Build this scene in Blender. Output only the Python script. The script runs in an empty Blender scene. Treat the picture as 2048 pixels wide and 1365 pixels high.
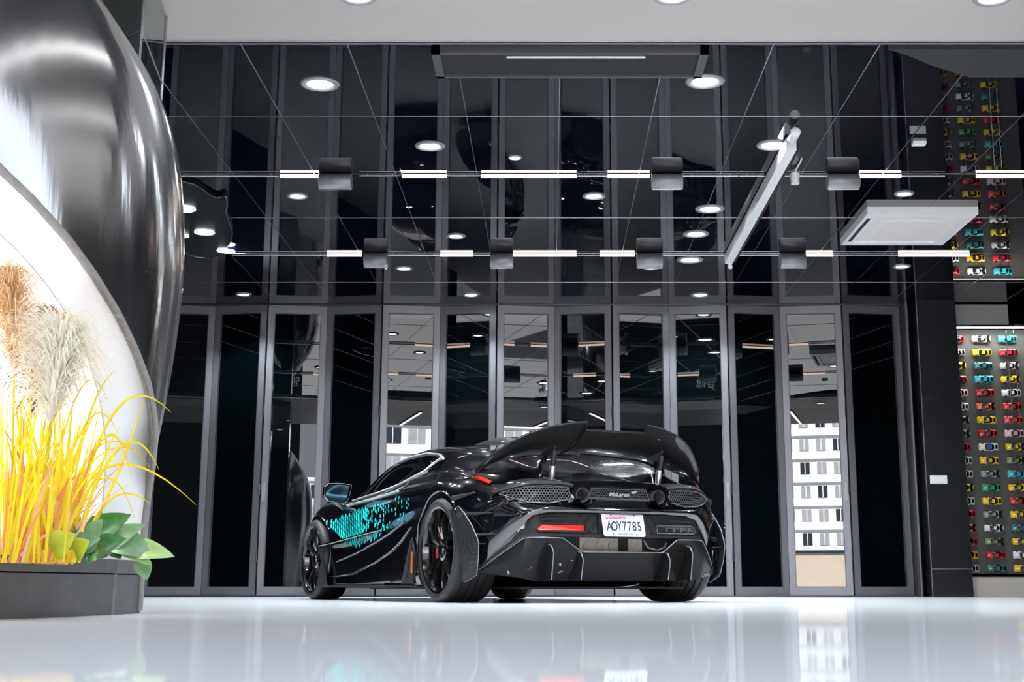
import bpy, bmesh, math, random
import numpy as np
from mathutils import Vector, Matrix, noise
from mathutils.bvhtree import BVHTree

random.seed(7)
sc = bpy.context.scene
COL = sc.collection

# ------------------------------------------------------------------ camera
F, CX, A, CAMH = 2850.0, 1100.0, 643.0, 0.098
PITCH = math.atan(A / F)
CY = 1175 - A
cam_d = bpy.data.cameras.new('camera')
cam = bpy.data.objects.new('camera', cam_d)
COL.objects.link(cam)
cam.location = (0, 0, CAMH)
cam.rotation_euler = (math.pi / 2 + PITCH, 0, 0)
cam_d.sensor_width = 36
cam_d.sensor_fit = 'HORIZONTAL'
cam_d.lens = F / 2048 * 36
cam_d.shift_x = -(CX - 1024) / 2048
cam_d.shift_y = -(682.5 - CY) / 2048
cam_d.clip_start = 0.02
sc.camera = cam

# ------------------------------------------------------------------ world, sun, exposure
sc.view_settings.view_transform = 'Standard'
sc.view_settings.look = 'None'
sc.view_settings.gamma = 1
sc.view_settings.exposure = 0.0
w = bpy.data.worlds.new('sky')
sc.world = w
w.use_nodes = True
bg = w.node_tree.nodes['Background']
bg.inputs[0].default_value = (0.86, 0.93, 1.0, 1)
bg.inputs[1].default_value = 2.4
sd = bpy.data.lights.new('sun', 'SUN')
sd.energy = 48
sd.angle = math.radians(1)
sun = bpy.data.objects.new('sun', sd)
COL.objects.link(sun)
sun.rotation_euler = (math.radians(-48), 0, math.radians(-14))   # comes over the roof, onto the street

# ------------------------------------------------------------------ pixel -> world helpers (measuring only)
RV = np.array([1, 0, 0.])
UV = np.array([0, -math.sin(PITCH), math.cos(PITCH)])
WV = np.array([0, math.cos(PITCH), math.sin(PITCH)])
CV = np.array([0, 0, CAMH])
def ray(px, py): return RV * (px - CX) / F - UV * (py - CY) / F + WV
def aty(px, py, Y): d = ray(px, py); return CV + d * (Y / d[1])
def atz(px, py, Z): d = ray(px, py); return CV + d * ((Z - CAMH) / d[2])

# ------------------------------------------------------------------ materials
def mat(name, col, rough=0.5, metal=0.0, ior=1.5, coat=0.0, coat_rough=0.03, noise_amt=0.0, noise_scale=8.0,
        bump=0.0, emis=None, emis_s=0.0, aniso=0.0, stretch=None, trans=0.0):
    m = bpy.data.materials.new(name)
    m.use_nodes = True
    nt = m.node_tree
    b = nt.nodes['Principled BSDF']
    c = tuple(col) + (1,)
    b.inputs['Base Color'].default_value = c
    b.inputs['Roughness'].default_value = rough
    b.inputs['Metallic'].default_value = metal
    b.inputs['IOR'].default_value = ior
    b.inputs['Coat Weight'].default_value = coat
    b.inputs['Coat Roughness'].default_value = coat_rough
    b.inputs['Anisotropic'].default_value = aniso
    b.inputs['Transmission Weight'].default_value = trans
    if emis:
        b.inputs['Emission Color'].default_value = tuple(emis) + (1,)
        b.inputs['Emission Strength'].default_value = emis_s
    tc = nt.nodes.new('ShaderNodeTexCoord')
    mp = nt.nodes.new('ShaderNodeMapping')
    if stretch: mp.inputs['Scale'].default_value = stretch
    nt.links.new(tc.outputs['Object'], mp.inputs[0])
    nz = nt.nodes.new('ShaderNodeTexNoise')
    nz.inputs['Scale'].default_value = noise_scale
    nz.inputs['Detail'].default_value = 4
    nt.links.new(mp.outputs[0], nz.inputs['Vector'])
    if noise_amt > 0:
        mx = nt.nodes.new('ShaderNodeMix'); mx.data_type = 'RGBA'
        lo = tuple(max(0, x * (1 - noise_amt)) for x in col) + (1,)
        hi = tuple(min(1, x * (1 + noise_amt)) for x in col) + (1,)
        mx.inputs['A'].default_value = lo; mx.inputs['B'].default_value = hi
        nt.links.new(nz.outputs['Fac'], mx.inputs['Factor'])
        nt.links.new(mx.outputs['Result'], b.inputs['Base Color'])
    if bump > 0:
        bp = nt.nodes.new('ShaderNodeBump')
        bp.inputs['Strength'].default_value = bump
        bp.inputs['Distance'].default_value = 0.02
        nt.links.new(nz.outputs['Fac'], bp.inputs['Height'])
        nt.links.new(bp.outputs[0], b.inputs['Normal'])
    return m

def carbon(name, base=0.018, hi=0.05, scale=260):
    m = mat(name, (base,) * 3, 0.40, 0, 1.15, 0.16, 0.06)
    nt = m.node_tree; b = nt.nodes['Principled BSDF']
    tc = nt.nodes.new('ShaderNodeTexCoord')
    mp = nt.nodes.new('ShaderNodeMapping')
    mp.inputs['Rotation'].default_value = (0.5, 0.6, 0.785)
    nt.links.new(tc.outputs['Object'], mp.inputs[0])
    ck = nt.nodes.new('ShaderNodeTexChecker')
    ck.inputs['Scale'].default_value = scale
    ck.inputs['Color1'].default_value = (base, base, base, 1)
    ck.inputs['Color2'].default_value = (hi, hi, hi * 1.05, 1)
    nt.links.new(mp.outputs[0], ck.inputs[0])
    nt.links.new(ck.outputs[0], b.inputs['Base Color'])
    return m

M = {}
M['floor'] = mat('polished white floor', (0.63, 0.63, 0.66), 0.05, 0, 1.10, 0, noise_amt=0.03, noise_scale=1.2)
_m = M['floor']; _nt = _m.node_tree
_df = _nt.nodes.new('ShaderNodeBsdfDiffuse'); _gl = _nt.nodes.new('ShaderNodeBsdfGlossy'); _mx = _nt.nodes.new('ShaderNodeMixShader'); _fr = _nt.nodes.new('ShaderNodeFresnel'); _ma = _nt.nodes.new('ShaderNodeMath')
_fr.inputs['IOR'].default_value = 1.12; _ma.operation = 'MULTIPLY_ADD'; _ma.inputs[1].default_value = .62; _ma.inputs[2].default_value = .05
_gl.inputs['Roughness'].default_value = .035; _gl.inputs['Color'].default_value = (.95, .95, .97, 1)
_src = _nt.nodes['Principled BSDF'].inputs['Base Color'].links[0].from_socket
_nt.links.new(_src, _df.inputs['Color']); _nt.links.new(_fr.outputs[0], _ma.inputs[0]); _nt.links.new(_ma.outputs[0], _mx.inputs[0])
_nt.links.new(_df.outputs[0], _mx.inputs[1]); _nt.links.new(_gl.outputs[0], _mx.inputs[2]); _nt.links.new(_mx.outputs[0], _nt.nodes['Material Output'].inputs['Surface'])
M['mirror_ceiling'] = mat('black mirror ceiling', (0.002, 0.0022, 0.005), 0.012, 0.0, 1.66)
M['white_ceiling'] = mat('matt white ceiling', (0.38, 0.345, 0.32), 0.6, noise_amt=0.03)
M['black_ceiling'] = mat('matt black ceiling', (0.02, 0.02, 0.022), 0.5)
M['black_wall'] = mat('black lacquer wall', (0.012, 0.012, 0.015), 0.22, coat=0.4, noise_amt=0.1)
M['dark_wall'] = mat('dark charcoal wall', (0.003, 0.003, 0.0035), 0.8, ior=1.03, noise_amt=0.1)
M['chrome'] = mat('polished steel', (0.8, 0.8, 0.82), 0.12, 1.0)
M['trim_line'] = mat('thin bright joint trim', (0.42, 0.42, 0.46), 0.25, 1.0)
M['frame'] = mat('grey anodised frame', (0.15, 0.148, 0.165), 0.36, 0.45, noise_amt=0.05)
M['frame_dark'] = mat('dark grey anodised frame', (0.06, 0.06, 0.07), 0.3, 0.6)
M['door_glass'] = mat('dark reflective glass', (0.0006, 0.0018, 0.0024), 0.0, 0, 1.8)
M['white_paint'] = mat('white painted metal', (0.88, 0.88, 0.88), 0.4)
M['cream_plastic'] = mat('cream plastic', (0.86, 0.80, 0.76), 0.45)
M['vent'] = mat('dark grey vent metal', (0.035, 0.034, 0.036), 0.7, 0.0, ior=1.08)
M['steel_tube'] = mat('brushed dark steel', (0.24, 0.24, 0.25), 0.4, 0.35, noise_amt=0.15, noise_scale=60)
M['lit_tube'] = mat('lit warm tube', (1, .9, .85), 0.5, emis=(1.0, 0.74, 0.62), emis_s=7)
M['lit_cool'] = mat('lit cool lens', (1, 1, 1), 0.5, emis=(0.88, 0.97, 1.0), emis_s=60)
M['lit_soft'] = mat('lit tube white', (1, 1, 1), 0.5, emis=(1.0, 0.97, 0.94), emis_s=10)
M['brushed'] = mat('rolled stainless sheet', (0.50, 0.50, 0.52), 0.17, 1.0, noise_scale=2.0, bump=0.12, aniso=0.93, stretch=(5, 5, 0.25))
_nt = M['brushed'].node_tree; _tg = _nt.nodes.new('ShaderNodeTangent'); _tg.direction_type = 'RADIAL'; _tg.axis = 'Z'
_nt.links.new(_tg.outputs[0], _nt.nodes['Principled BSDF'].inputs['Tangent']); _nt.nodes['Principled BSDF'].inputs['Anisotropic Rotation'].default_value = 0.30
M['edge_grey'] = mat('raw grey sheet edge', (0.22, 0.21, 0.20), 0.6, noise_amt=0.3, noise_scale=40)
M['white_liner'] = mat('white gloss liner', (0.86, 0.86, 0.87), 0.35)
M['planter'] = mat('charcoal planter', (0.075, 0.073, 0.078), 0.5, noise_amt=0.18, noise_scale=25)
M['soil'] = mat('dark soil', (0.05, 0.035, 0.025), 0.9, noise_amt=0.5, noise_scale=60)
M['column_glass'] = mat('dark teal mirror glass', (0.16, 0.19, 0.19), 0.03, 1.0)
M['gloss_black'] = mat('gloss black paint', (0.003, 0.003, 0.005), 0.22, 0, 1.15, 1.0, 0.03)
M['gloss_black'].node_tree.nodes['Principled BSDF'].inputs['Coat IOR'].default_value = 2.0
M['satin_black'] = mat('satin black', (0.008, 0.008, 0.009), 0.4)
M['black_void'] = mat('unlit black plastic', (0.003, 0.003, 0.003), 0.7)
M['car_glass'] = mat('tinted car glass', (0.002, 0.002, 0.003), 0.01, 0, 1.5)
M['carbon'] = carbon('woven carbon fibre', .005, .016)
M['carbon_gloss'] = carbon('glossy woven carbon fibre', .006, .02)
M['carbon_gloss'].node_tree.nodes['Principled BSDF'].inputs['Coat Weight'].default_value = .8
M['carbon_grey'] = carbon('grey woven carbon fibre', 0.012, 0.036, 300)
M['rubber'] = mat('tyre rubber', (0.012, 0.012, 0.012), 0.55, noise_amt=0.3, noise_scale=50)
M['rim_black'] = mat('gloss black alloy', (0.008, 0.008, 0.009), 0.14, 0.3, coat=1)
M['disc'] = mat('brake disc steel', (0.18, 0.18, 0.19), 0.35, 1.0)
M['red_caliper'] = mat('red caliper paint', (0.75, 0.012, 0.015), 0.3, coat=0.5)
M['red_lamp'] = mat('red lamp lens', (0.75, 0.02, 0.015), 0.15, coat=1, emis=(1, 0.05, 0.03), emis_s=0.05)
M['dark_lamp'] = mat('dark lamp lens', (0.02, 0.02, 0.02), 0.1, coat=1)
M['orange_lens'] = mat('amber lens', (0.7, 0.16, 0.03), 0.2, coat=1)
M['mesh'] = mat('grey grille mesh', (0.17, 0.17, 0.18), 0.4, 0.6)
M['pipe'] = mat('dark titanium pipe', (0.24, 0.23, 0.235), 0.3, 0.8)
M['tan_metal'] = mat('tan heat shield metal', (0.36, 0.31, 0.27), 0.5, 0.4, noise_amt=0.35, noise_scale=30)
M['strut'] = mat('bright strut tube', (0.72, 0.72, 0.73), 0.22, 0.9)
M['teal'] = mat('turquoise decal film', (0.02, 0.92, 0.87), 0.6, ior=1.2, noise_amt=0.3, noise_scale=30)
M['plate_white'] = mat('number plate sheet', (0.60, 0.62, 0.66), 0.4, noise_amt=0.03)
M['plate_blue'] = mat('dark blue plate ink', (0.01, 0.025, 0.06), 0.5)
M['plate_red'] = mat('red plate ink', (0.55, 0.03, 0.04), 0.5)
M['plate_band'] = mat('pale blue plate band', (0.60, 0.76, 0.88), 0.4)
M['badge'] = mat('pale badge metal', (0.6, 0.6, 0.6), 0.35, 0.5)
M['mirror_glass'] = mat('blue mirror glass', (0.10, 0.22, 0.30), 0.05, 1.0)
M['trim_bright'] = mat('polished window trim', (0.85, 0.85, 0.87), 0.3, 0.6)  # pale colour stands for highlights on gloss black trim edges
M['board'] = mat('grey display board', (0.075, 0.075, 0.07), 0.55, noise_amt=0.1)
M['facade_white'] = mat('white facade cladding', (0.82, 0.83, 0.84), 0.7, noise_amt=0.12, noise_scale=1.0)
M['facade_beige'] = mat('beige render', (0.62, 0.52, 0.43), 0.8, noise_amt=0.1, noise_scale=2)
M['facade_grey'] = mat('grey cladding', (0.35, 0.37, 0.4), 0.7, noise_amt=0.2, noise_scale=2)
M['window_dark'] = mat('dark window glass', (0.03, 0.04, 0.05), 0.1)
M['sign_red'] = mat('red fascia', (0.45, 0.05, 0.05), 0.5)
M['pipe_yellow'] = mat('yellow pipe paint', (0.75, 0.5, 0.04), 0.5)
M['asphalt'] = mat('pale street paving', (0.46, 0.46, 0.47), 0.9, noise_amt=0.25, noise_scale=20)

# ------------------------------------------------------------------ mesh helpers
class MB:
    def __init__(s): s.v = []; s.f = []; s.mi = []; s.cur = 0
    def add(s, vs, fs):
        o = len(s.v); s.v += [tuple(map(float, p)) for p in vs]
        for f in fs: s.f.append([o + i for i in f]); s.mi.append(s.cur)
    def box(s, x0, x1, y0, y1, z0, z1):
        s.add([(x0, y0, z0), (x1, y0, z0), (x1, y1, z0), (x0, y1, z0), (x0, y0, z1), (x1, y0, z1), (x1, y1, z1), (x0, y1, z1)],
              [(0, 3, 2, 1), (4, 5, 6, 7), (0, 1, 5, 4), (1, 2, 6, 5), (2, 3, 7, 6), (3, 0, 4, 7)])
    def prism(s, pts, ext):
        n = len(pts); e = np.array(ext, float)
        vs = [np.array(p, float) for p in pts] + [np.array(p, float) + e for p in pts]
        s.add(vs, [list(range(n))[::-1], [n + i for i in range(n)]] + [(i, (i + 1) % n, n + (i + 1) % n, n + i) for i in range(n)])
    def grid(s, P, closed_u=False, closed_v=False):
        P = np.asarray(P, float); a, b = P.shape[:2]
        fs = []
        for i in range(a if closed_u else a - 1):
            for j in range(b if closed_v else b - 1):
                i2, j2 = (i + 1) % a, (j + 1) % b
                fs.append((i * b + j, i2 * b + j, i2 * b + j2, i * b + j2))
        s.add(P.reshape(-1, 3), fs)
    def slab(s, P, off):
        """grid thickened by the offset vector (or grid of vectors)"""
        P = np.asarray(P, float); Q = P + np.asarray(off, float)
        a, b = P.shape[:2]; n = a * b
        fs = []
        for i in range(a - 1):
            for j in range(b - 1):
                q = (i * b + j, (i + 1) * b + j, (i + 1) * b + j + 1, i * b + j + 1)
                fs.append(q); fs.append(tuple(n + k for k in q[::-1]))
        for i in range(a - 1):
            for j in (0, b - 1):
                fs.append((i * b + j, (i + 1) * b + j, n + (i + 1) * b + j, n + i * b + j))
        for j in range(b - 1):
            for i in (0, a - 1):
                fs.append((i * b + j, i * b + j + 1, n + i * b + j + 1, n + i * b + j))
        s.add(np.concatenate([P.reshape(-1, 3), Q.reshape(-1, 3)]), fs)
    def lathe(s, prof, c, axis='y', n=40, a0=0.0, a1=2 * math.pi):
        """prof: (axial, radius)"""
        full = abs(a1 - a0 - 2 * math.pi) < 1e-6
        m = n if full else n + 1
        P = []
        for i in range(m):
            t = a0 + (a1 - a0) * i / n; row = []
            for ax, r in prof:
                if axis == 'y': p = (r * math.cos(t), ax, r * math.sin(t))
                elif axis == 'x': p = (ax, r * math.cos(t), r * math.sin(t))
                else: p = (r * math.cos(t), r * math.sin(t), ax)
                row.append((p[0] + c[0], p[1] + c[1], p[2] + c[2]))
            P.append(row)
        s.grid(P, closed_u=full)
    def tube(s, path, r, n=8, caps=True, rz=None):
        path = [np.array(p, float) for p in path]
        rs = r if isinstance(r, (list, tuple)) else [r] * len(path)
        P = []; up = None
        for i, p in enumerate(path):
            t = path[min(i + 1, len(path) - 1)] - path[max(i - 1, 0)]
            t = t / (np.linalg.norm(t) + 1e-9)
            if up is None:
                up = np.array([0, 0, 1.]) if abs(t[2]) < 0.9 else np.array([1., 0, 0])
            a = np.cross(t, up); a /= np.linalg.norm(a) + 1e-9
            bb = np.cross(a, t); up = bb
            kz = rz if rz else 1.0
            P.append([p + rs[i] * (a * math.cos(2 * math.pi * k / n) + bb * kz * math.sin(2 * math.pi * k / n)) for k in range(n)])
        s.grid(P, closed_v=True)
        if caps:
            o = len(s.v)
            s.add(P[0], [list(range(n))]); s.add(P[-1], [list(range(n))[::-1]])
    def build(s, name, material, parent=None, smooth=None, recalc=True, loc=None):
        me = bpy.data.meshes.new(name)
        me.from_pydata(s.v, [], s.f)
        mats = material if isinstance(material, (list, tuple)) else [material]
        for m in mats: me.materials.append(m)
        if len(mats) > 1: me.polygons.foreach_set('material_index', s.mi)
        if recalc:
            bm = bmesh.new(); bm.from_mesh(me)
            bmesh.ops.remove_doubles(bm, verts=bm.verts, dist=1e-6)
            bmesh.ops.recalc_face_normals(bm, faces=bm.faces)
            bm.to_mesh(me); bm.free()
        if smooth:
            me.polygons.foreach_set('use_smooth', [True] * len(me.polygons))
            if smooth is not True: me.set_sharp_from_angle(angle=math.radians(smooth))
        me.update()
        o = bpy.data.objects.new(name, me)
        COL.objects.link(o)
        if parent: o.parent = parent
        if loc is not None: o.location = loc
        return o

def tag(o, label=None, cat=None, group=None, kind=None):
    if label: o['label'] = label
    if cat: o['category'] = cat
    if group: o['group'] = group
    if kind: o['kind'] = kind
    return o
def empty(name, loc, rz=0.0):
    e = bpy.data.objects.new(name, None)
    COL.objects.link(e); e.location = loc; e.rotation_euler = (0, 0, rz); e.empty_display_size = 0.1
    return e
def struct(o, label):
    o['kind'] = 'structure'; o['label'] = label
    return o
def copy_tree(o, parent=None):
    c = o.copy(); COL.objects.link(c); c.parent = parent
    for ch in list(o.children): copy_tree(ch, c)
    return c
def light(name, kind, loc, energy, color=(1, 1, 1), parent=None, size=0.1, spot=None, rot=None, sizey=None):
    d = bpy.data.lights.new(name, kind); d.energy = energy; d.color = color
    if kind == 'SPOT': d.spot_size = math.radians(spot or 100); d.spot_blend = 0.6; d.shadow_soft_size = size
    elif kind == 'AREA':
        d.size = size
        if sizey: d.shape = 'RECTANGLE'; d.size_y = sizey
    else: d.shadow_soft_size = size
    o = bpy.data.objects.new(name, d); COL.objects.link(o); o.location = loc
    if rot: o.rotation_euler = rot
    if parent: o.parent = parent
    return o
def cr(xs, ys, x):
    """Catmull-Rom-like smooth interpolation (monotone-ish) of ys over xs"""
    xs = np.asarray(xs, float); ys = np.asarray(ys, float); x = np.asarray(x, float)
    d = np.diff(ys) / np.diff(xs)
    m = np.empty_like(ys); m[0] = d[0]; m[-1] = d[-1]
    for i in range(1, len(ys) - 1):
        h0, h1 = xs[i] - xs[i - 1], xs[i + 1] - xs[i]
        m[i] = (d[i - 1] * h1 + d[i] * h0) / (h0 + h1)
    k = np.clip(np.searchsorted(xs, x) - 1, 0, len(xs) - 2)
    h = xs[k + 1] - xs[k]; t = (x - xs[k]) / h
    return ((1 + 2 * t) * (1 - t) ** 2 * ys[k] + t * (1 - t) ** 2 * h * m[k] + t * t * (3 - 2 * t) * ys[k + 1] + t * t * (t - 1) * h * m[k + 1])
def text_mesh(name, body, size, material, parent, mtx, sx=1.0, ext=0.001, shear=0.0, bold=0.0):
    cu = bpy.data.curves.new(name, 'FONT'); cu.body = body; cu.size = size
    cu.align_x = 'CENTER'; cu.align_y = 'CENTER'; cu.extrude = ext; cu.shear = shear; cu.offset = bold
    t = bpy.data.objects.new(name + '_tmp', cu); COL.objects.link(t)
    dg = bpy.context.evaluated_depsgraph_get()
    me = bpy.data.meshes.new_from_object(t.evaluated_get(dg))
    bpy.data.objects.remove(t)
    me.name = name
    me.materials.clear(); me.materials.append(material)
    me.transform(mtx @ Matrix.Diagonal((sx, 1, 1, 1)))
    o = bpy.data.objects.new(name, me); COL.objects.link(o)
    if parent: o.parent = parent
    return o
def boolean_cut(o, cutter):
    md = o.modifiers.new('cut', 'BOOLEAN'); md.operation = 'DIFFERENCE'; md.object = cutter; md.solver = 'EXACT'
    dg = bpy.context.evaluated_depsgraph_get()
    me = bpy.data.meshes.new_from_object(o.evaluated_get(dg))
    o.modifiers.clear()
    old = o.data; o.data = me; me.name = old.name
    bpy.data.objects.remove(cutter)

# ================================================================== THE ROOM
D = 15.47          # the folding doors
HC = 3.14          # ceiling height
YM = 7.70          # near edge of the mirror ceiling
XL, XR = -5.3, 6.3

b = MB(); b.box(XL - .2, XR + .2, -1.98, D + .6, -.1, 0)
struct(b.build('floor', M['floor']), 'polished pale grey floor reflecting the car')
b = MB(); b.box(XL, XR, YM, D + .3, HC, HC + .08)
struct(b.build('ceiling', M['mirror_ceiling']), 'black mirror panel ceiling above the car')
b = MB(); b.box(XL, XR, 6.3, YM - .14, HC - .03, HC + .08)
struct(b.build('ceiling', M['white_ceiling']), 'matt pale grey ceiling strip at the top of the picture')
b = MB(); b.box(XL, XR, 3.6, 6.3, HC, HC + .08)
struct(b.build('ceiling', M['black_ceiling']), 'matt black ceiling over the entrance')
b = MB(); b.box(XL - .2, XR + .2, 3.55, D + .6, HC + .1, HC + .4)
struct(b.build('roof', M['dark_wall']), 'dark roof slab over the showroom')
b = MB(); b.box(XL, XR, YM - .14, YM, HC + .02, HC + .09)
struct(b.build('ceiling', M['black_ceiling']), 'black slot between the pale and the mirror ceiling')
b = MB(); b.tube([(XL, YM - .10, HC - .012), (XR, YM - .10, HC - .012)], .012, 10)
b.box(XL, XR, YM - .145, YM - .135, HC - .04, HC + .02)
struct(b.build('trim_1', M['chrome'], smooth=40), 'polished steel strip along the edge of the pale ceiling')
b = MB(); b.tube([(XL, YM - .02, HC - .004), (XR, YM - .02, HC - .004)], .006, 8)
struct(b.build('trim_2', M['steel_tube'], smooth=40), 'thin dark conduit along the near edge of the mirror ceiling')

# joints of the mirror panels
b = MB()
for y in (8.987, 10.332, 11.644, 12.955, 14.252):
    b.box(XL, XR, y - .004, y + .004, HC - .003, HC + .001)
struct(b.build('trim_3', M['trim_line']), 'thin bright cross joints of the mirror ceiling panels')
b = MB()
x = 0.06
for k in range(-8, 10):
    xx = 0.06 + k * 0.6115
    b.box(xx - .003, xx + .003, YM, D, HC - .003, HC + .001)
struct(b.build('trim_4', M['trim_line']), 'thin bright lengthwise joints of the mirror ceiling panels')

# walls
b = MB(); b.box(XL - .2, XL, 3.6, D + .6, 0, HC + .1)
struct(b.build('wall_left', M['dark_wall']), 'dark side wall left of the showroom')
b = MB(); b.box(XR, XR + .2, 3.6, D + .6, 0, HC + .1)
struct(b.build('wall_right', M['dark_wall']), 'dark side wall right of the showroom')
b = MB(); b.box(XL, XR, D + .3, D + .6, 0, HC + .1)
struct(b.build('wall_back', M['dark_wall']), 'dark wall behind the folding doors')

# folding doors
XD = [-4.33, -3.699, -3.102, -2.460, -1.845, -1.2125, -.5844, .0498, .680, 1.310, 1.946, 2.540, 3.207, 3.860]
ST, RT, RB = .072, .085, .085
door_notes = ['leftmost folding door leaf beside the steel sculpture', 'second folding door leaf from the left, dark glass',
 'third folding door leaf, with the pale patch behind the car nose', 'fourth folding door leaf, dark, behind the wing mirror',
 'fifth folding door leaf, mirroring a bright facade above the windscreen', 'sixth folding door leaf, dark between two bright ones',
 'seventh folding door leaf, mirroring a bright facade above the rear wing', 'eighth folding door leaf, dark, above the middle of the rear wing',
 'ninth folding door leaf, dark, above the right of the rear wing', 'tenth folding door leaf, dark, right of the rear wing',
 'eleventh folding door leaf, black glass, left of the bright one', 'twelfth folding door leaf, mirroring a white building right of the car',
 'rightmost folding door leaf beside the black pillar']
ZZ = .044
for k in range(13):
    p0 = np.array([XD[k], D + (-ZZ if k % 2 == 0 else ZZ)])
    p1 = np.array([XD[k + 1], D + (ZZ if k % 2 == 0 else -ZZ)])
    d = p1 - p0; L = np.linalg.norm(d); ang = math.atan2(d[1], d[0])
    g = .006
    z0, z1 = .012, HC - .012
    b = MB(); T = .03
    b.box(g, ST, -T, T, z0, z1); b.box(L - ST, L - g, -T, T, z0, z1)
    b.box(ST, L - ST, -T, T, z0, z0 + RB); b.box(ST, L - ST, -T, T, z1 - RT, z1)
    o = b.build('door_%d' % (k + 1), M['frame'])
    o.location = (p0[0], p0[1], 0); o.rotation_euler = (0, 0, ang)
    struct(o, door_notes[k])
    b = MB(); b.box(ST, L - ST, -.008, .008, z0 + RB, z1 - RT)
    b.build('pane', M['door_glass'], o)
    # glazing bead
    b = MB()
    bd = .008
    b.box(ST, ST + bd, -T + .006, -.009, z0 + RB, z1 - RT); b.box(L - ST - bd, L - ST, -T + .006, -.009, z0 + RB, z1 - RT)
    b.box(ST, L - ST, -T + .006, -.009, z0 + RB, z0 + RB + bd); b.box(ST, L - ST, -T + .006, -.009, z1 - RT - bd, z1 - RT)
    b.build('glazing_bead', M['frame_dark'], o)
    if k in (2, 9, 11):
        b = MB(); b.box(L - .052 if k != 2 else .018, L - .022 if k != 2 else .052, -T - .012, -T + .002, 1.0, 1.2)
        for zz in (1.03, 1.17): b.box((L - .046) if k != 2 else .026, (L - .028) if k != 2 else .044, -T - .02, -T - .01, zz - .012, zz + .012)
        b.build('handle', M['steel_tube'], o)
    for hz in (.42, 1.12, 1.95):
        b = MB(); b.lathe([(hz - .06, 0), (hz - .06, .010), (hz + .06, .010), (hz + .06, 0)], (L, -T - .004 if k % 2 else T + .004, 0), 'z', 8)
        b.build('hinge', M['frame_dark'], o, smooth=40)
b = MB(); b.box(XD[0], XD[13], D - .06, D + .06, 0, .010)
struct(b.build('trim_5', M['frame_dark']), 'dark floor track under the folding doors')
b = MB(); b.box(XD[0], XD[13], D - .06, D + .06, HC - .010, HC)
struct(b.build('trim_6', M['frame_dark']), 'dark head track above the folding doors')
# jamb between doors and pillar
b = MB(); b.prism([(3.865, D - .04, 0), (3.90, D - .075, 0), (3.93, D - .075, 0), (3.965, D - .01, 0), (3.965, D + .25, 0), (3.865, D + .25, 0)], (0, 0, HC))
struct(b.build('trim_7', M['frame_dark'], smooth=60), 'dark rounded jamb right of the last door')
# black pillar with two panels and a switch
b = MB(); b.box(3.975, 4.395, D - .30, D + .3, .285, HC); b.box(3.975, 4.395, D - .30, D + .3, 0, .278)
struct(b.build('pillar', M['black_wall']), 'black lacquered pillar right of the doors')
b = MB(); b.box(3.966, 3.974, D - .31, D - .29, 0, HC); b.box(3.975, 4.395, D - .303, D - .299, .278, .285)
struct(b.build('trim_8', M['trim_line']), 'thin bright edge strips of the black pillar')

# switch plate
sp = aty(1877, 960, D - .30)
b = MB()
b.prism([(-.09, 0, -.045), (.09, 0, -.045), (.09, 0, .045), (-.09, 0, .045)], (0, -.006, 0))
b.box(-.082, .082, -.010, -.006, -.038, .038)
o = b.build('wall_switch', M['white_paint']); o.location = sp
tag(o, 'white wide wall switch plate on the black pillar', 'switch')
for kx in (-.04, .04):
    b = MB(); b.box(kx - .034, kx + .034, -.014, -.010, -.03, .03); b.build('rocker', M['white_paint'], o)

# ================================================================== DISPLAY CASE WITH TOY CARS
dc = empty('display_case', (4.40, D, 0))
tag(dc, 'tall wall display case of toy cars at the right edge', 'display case')
WX = .93
b = MB(); b.box(0, WX, 0, .03, .235, 2.86); b.build('back_board', M['board'], dc)
dp = empty('display_plinth', (4.40, D, 0))
tag(dp, 'pale bronze plinth under the toy car display at the bottom right', 'plinth')
b = MB(); b.box(0, WX, -.16, .03, 0, .20); b.build('base', mat('brushed bronze plinth', (0.55, 0.50, 0.46), .4, .1, noise_amt=.08, noise_scale=3, stretch=(1, 1, 12)), dp)
b = MB(); b.box(0, WX, -.165, -.155, .20, .212); b.build('top_edge', M['chrome'], dp)
dh = empty('display_header', (4.40, D, 2.875))
tag(dh, 'grey metal header box above the toy car display', 'header')
b = MB(); b.box(0, .62, -.12, .03, .025, .25); b.build('panel', mat('brushed header metal', (0.30, 0.29, 0.285), .45, .1, noise_amt=.1, noise_scale=3, stretch=(1, 1, 12)), dh)
b = MB(); b.box(0, WX, -.125, .03, 0, .025); b.build('lower_edge', M['chrome'], dh)
b = MB(); b.box(.05, WX - .05, -.11, -.08, -.010, 0); b.build('light_strip', M['lit_soft'], dh)
light('lamp', 'AREA', (WX / 2, -.20, -.02), 12, (1, .97, .93), dh, WX - .1, rot=(math.radians(-8), 0, 0), sizey=.05)
dw = empty('display_wire', (5.0, D - .10, .212))
tag(dw, 'pair of thin steel wires hanging in front of the toy car display', 'wire')
b = MB()
for wx in (0, .08): b.tube([(wx, 0, 0), (wx - .01, 0, 2.663)], .003, 6)
b.build('wires', M['chrome'], dw)

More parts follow.
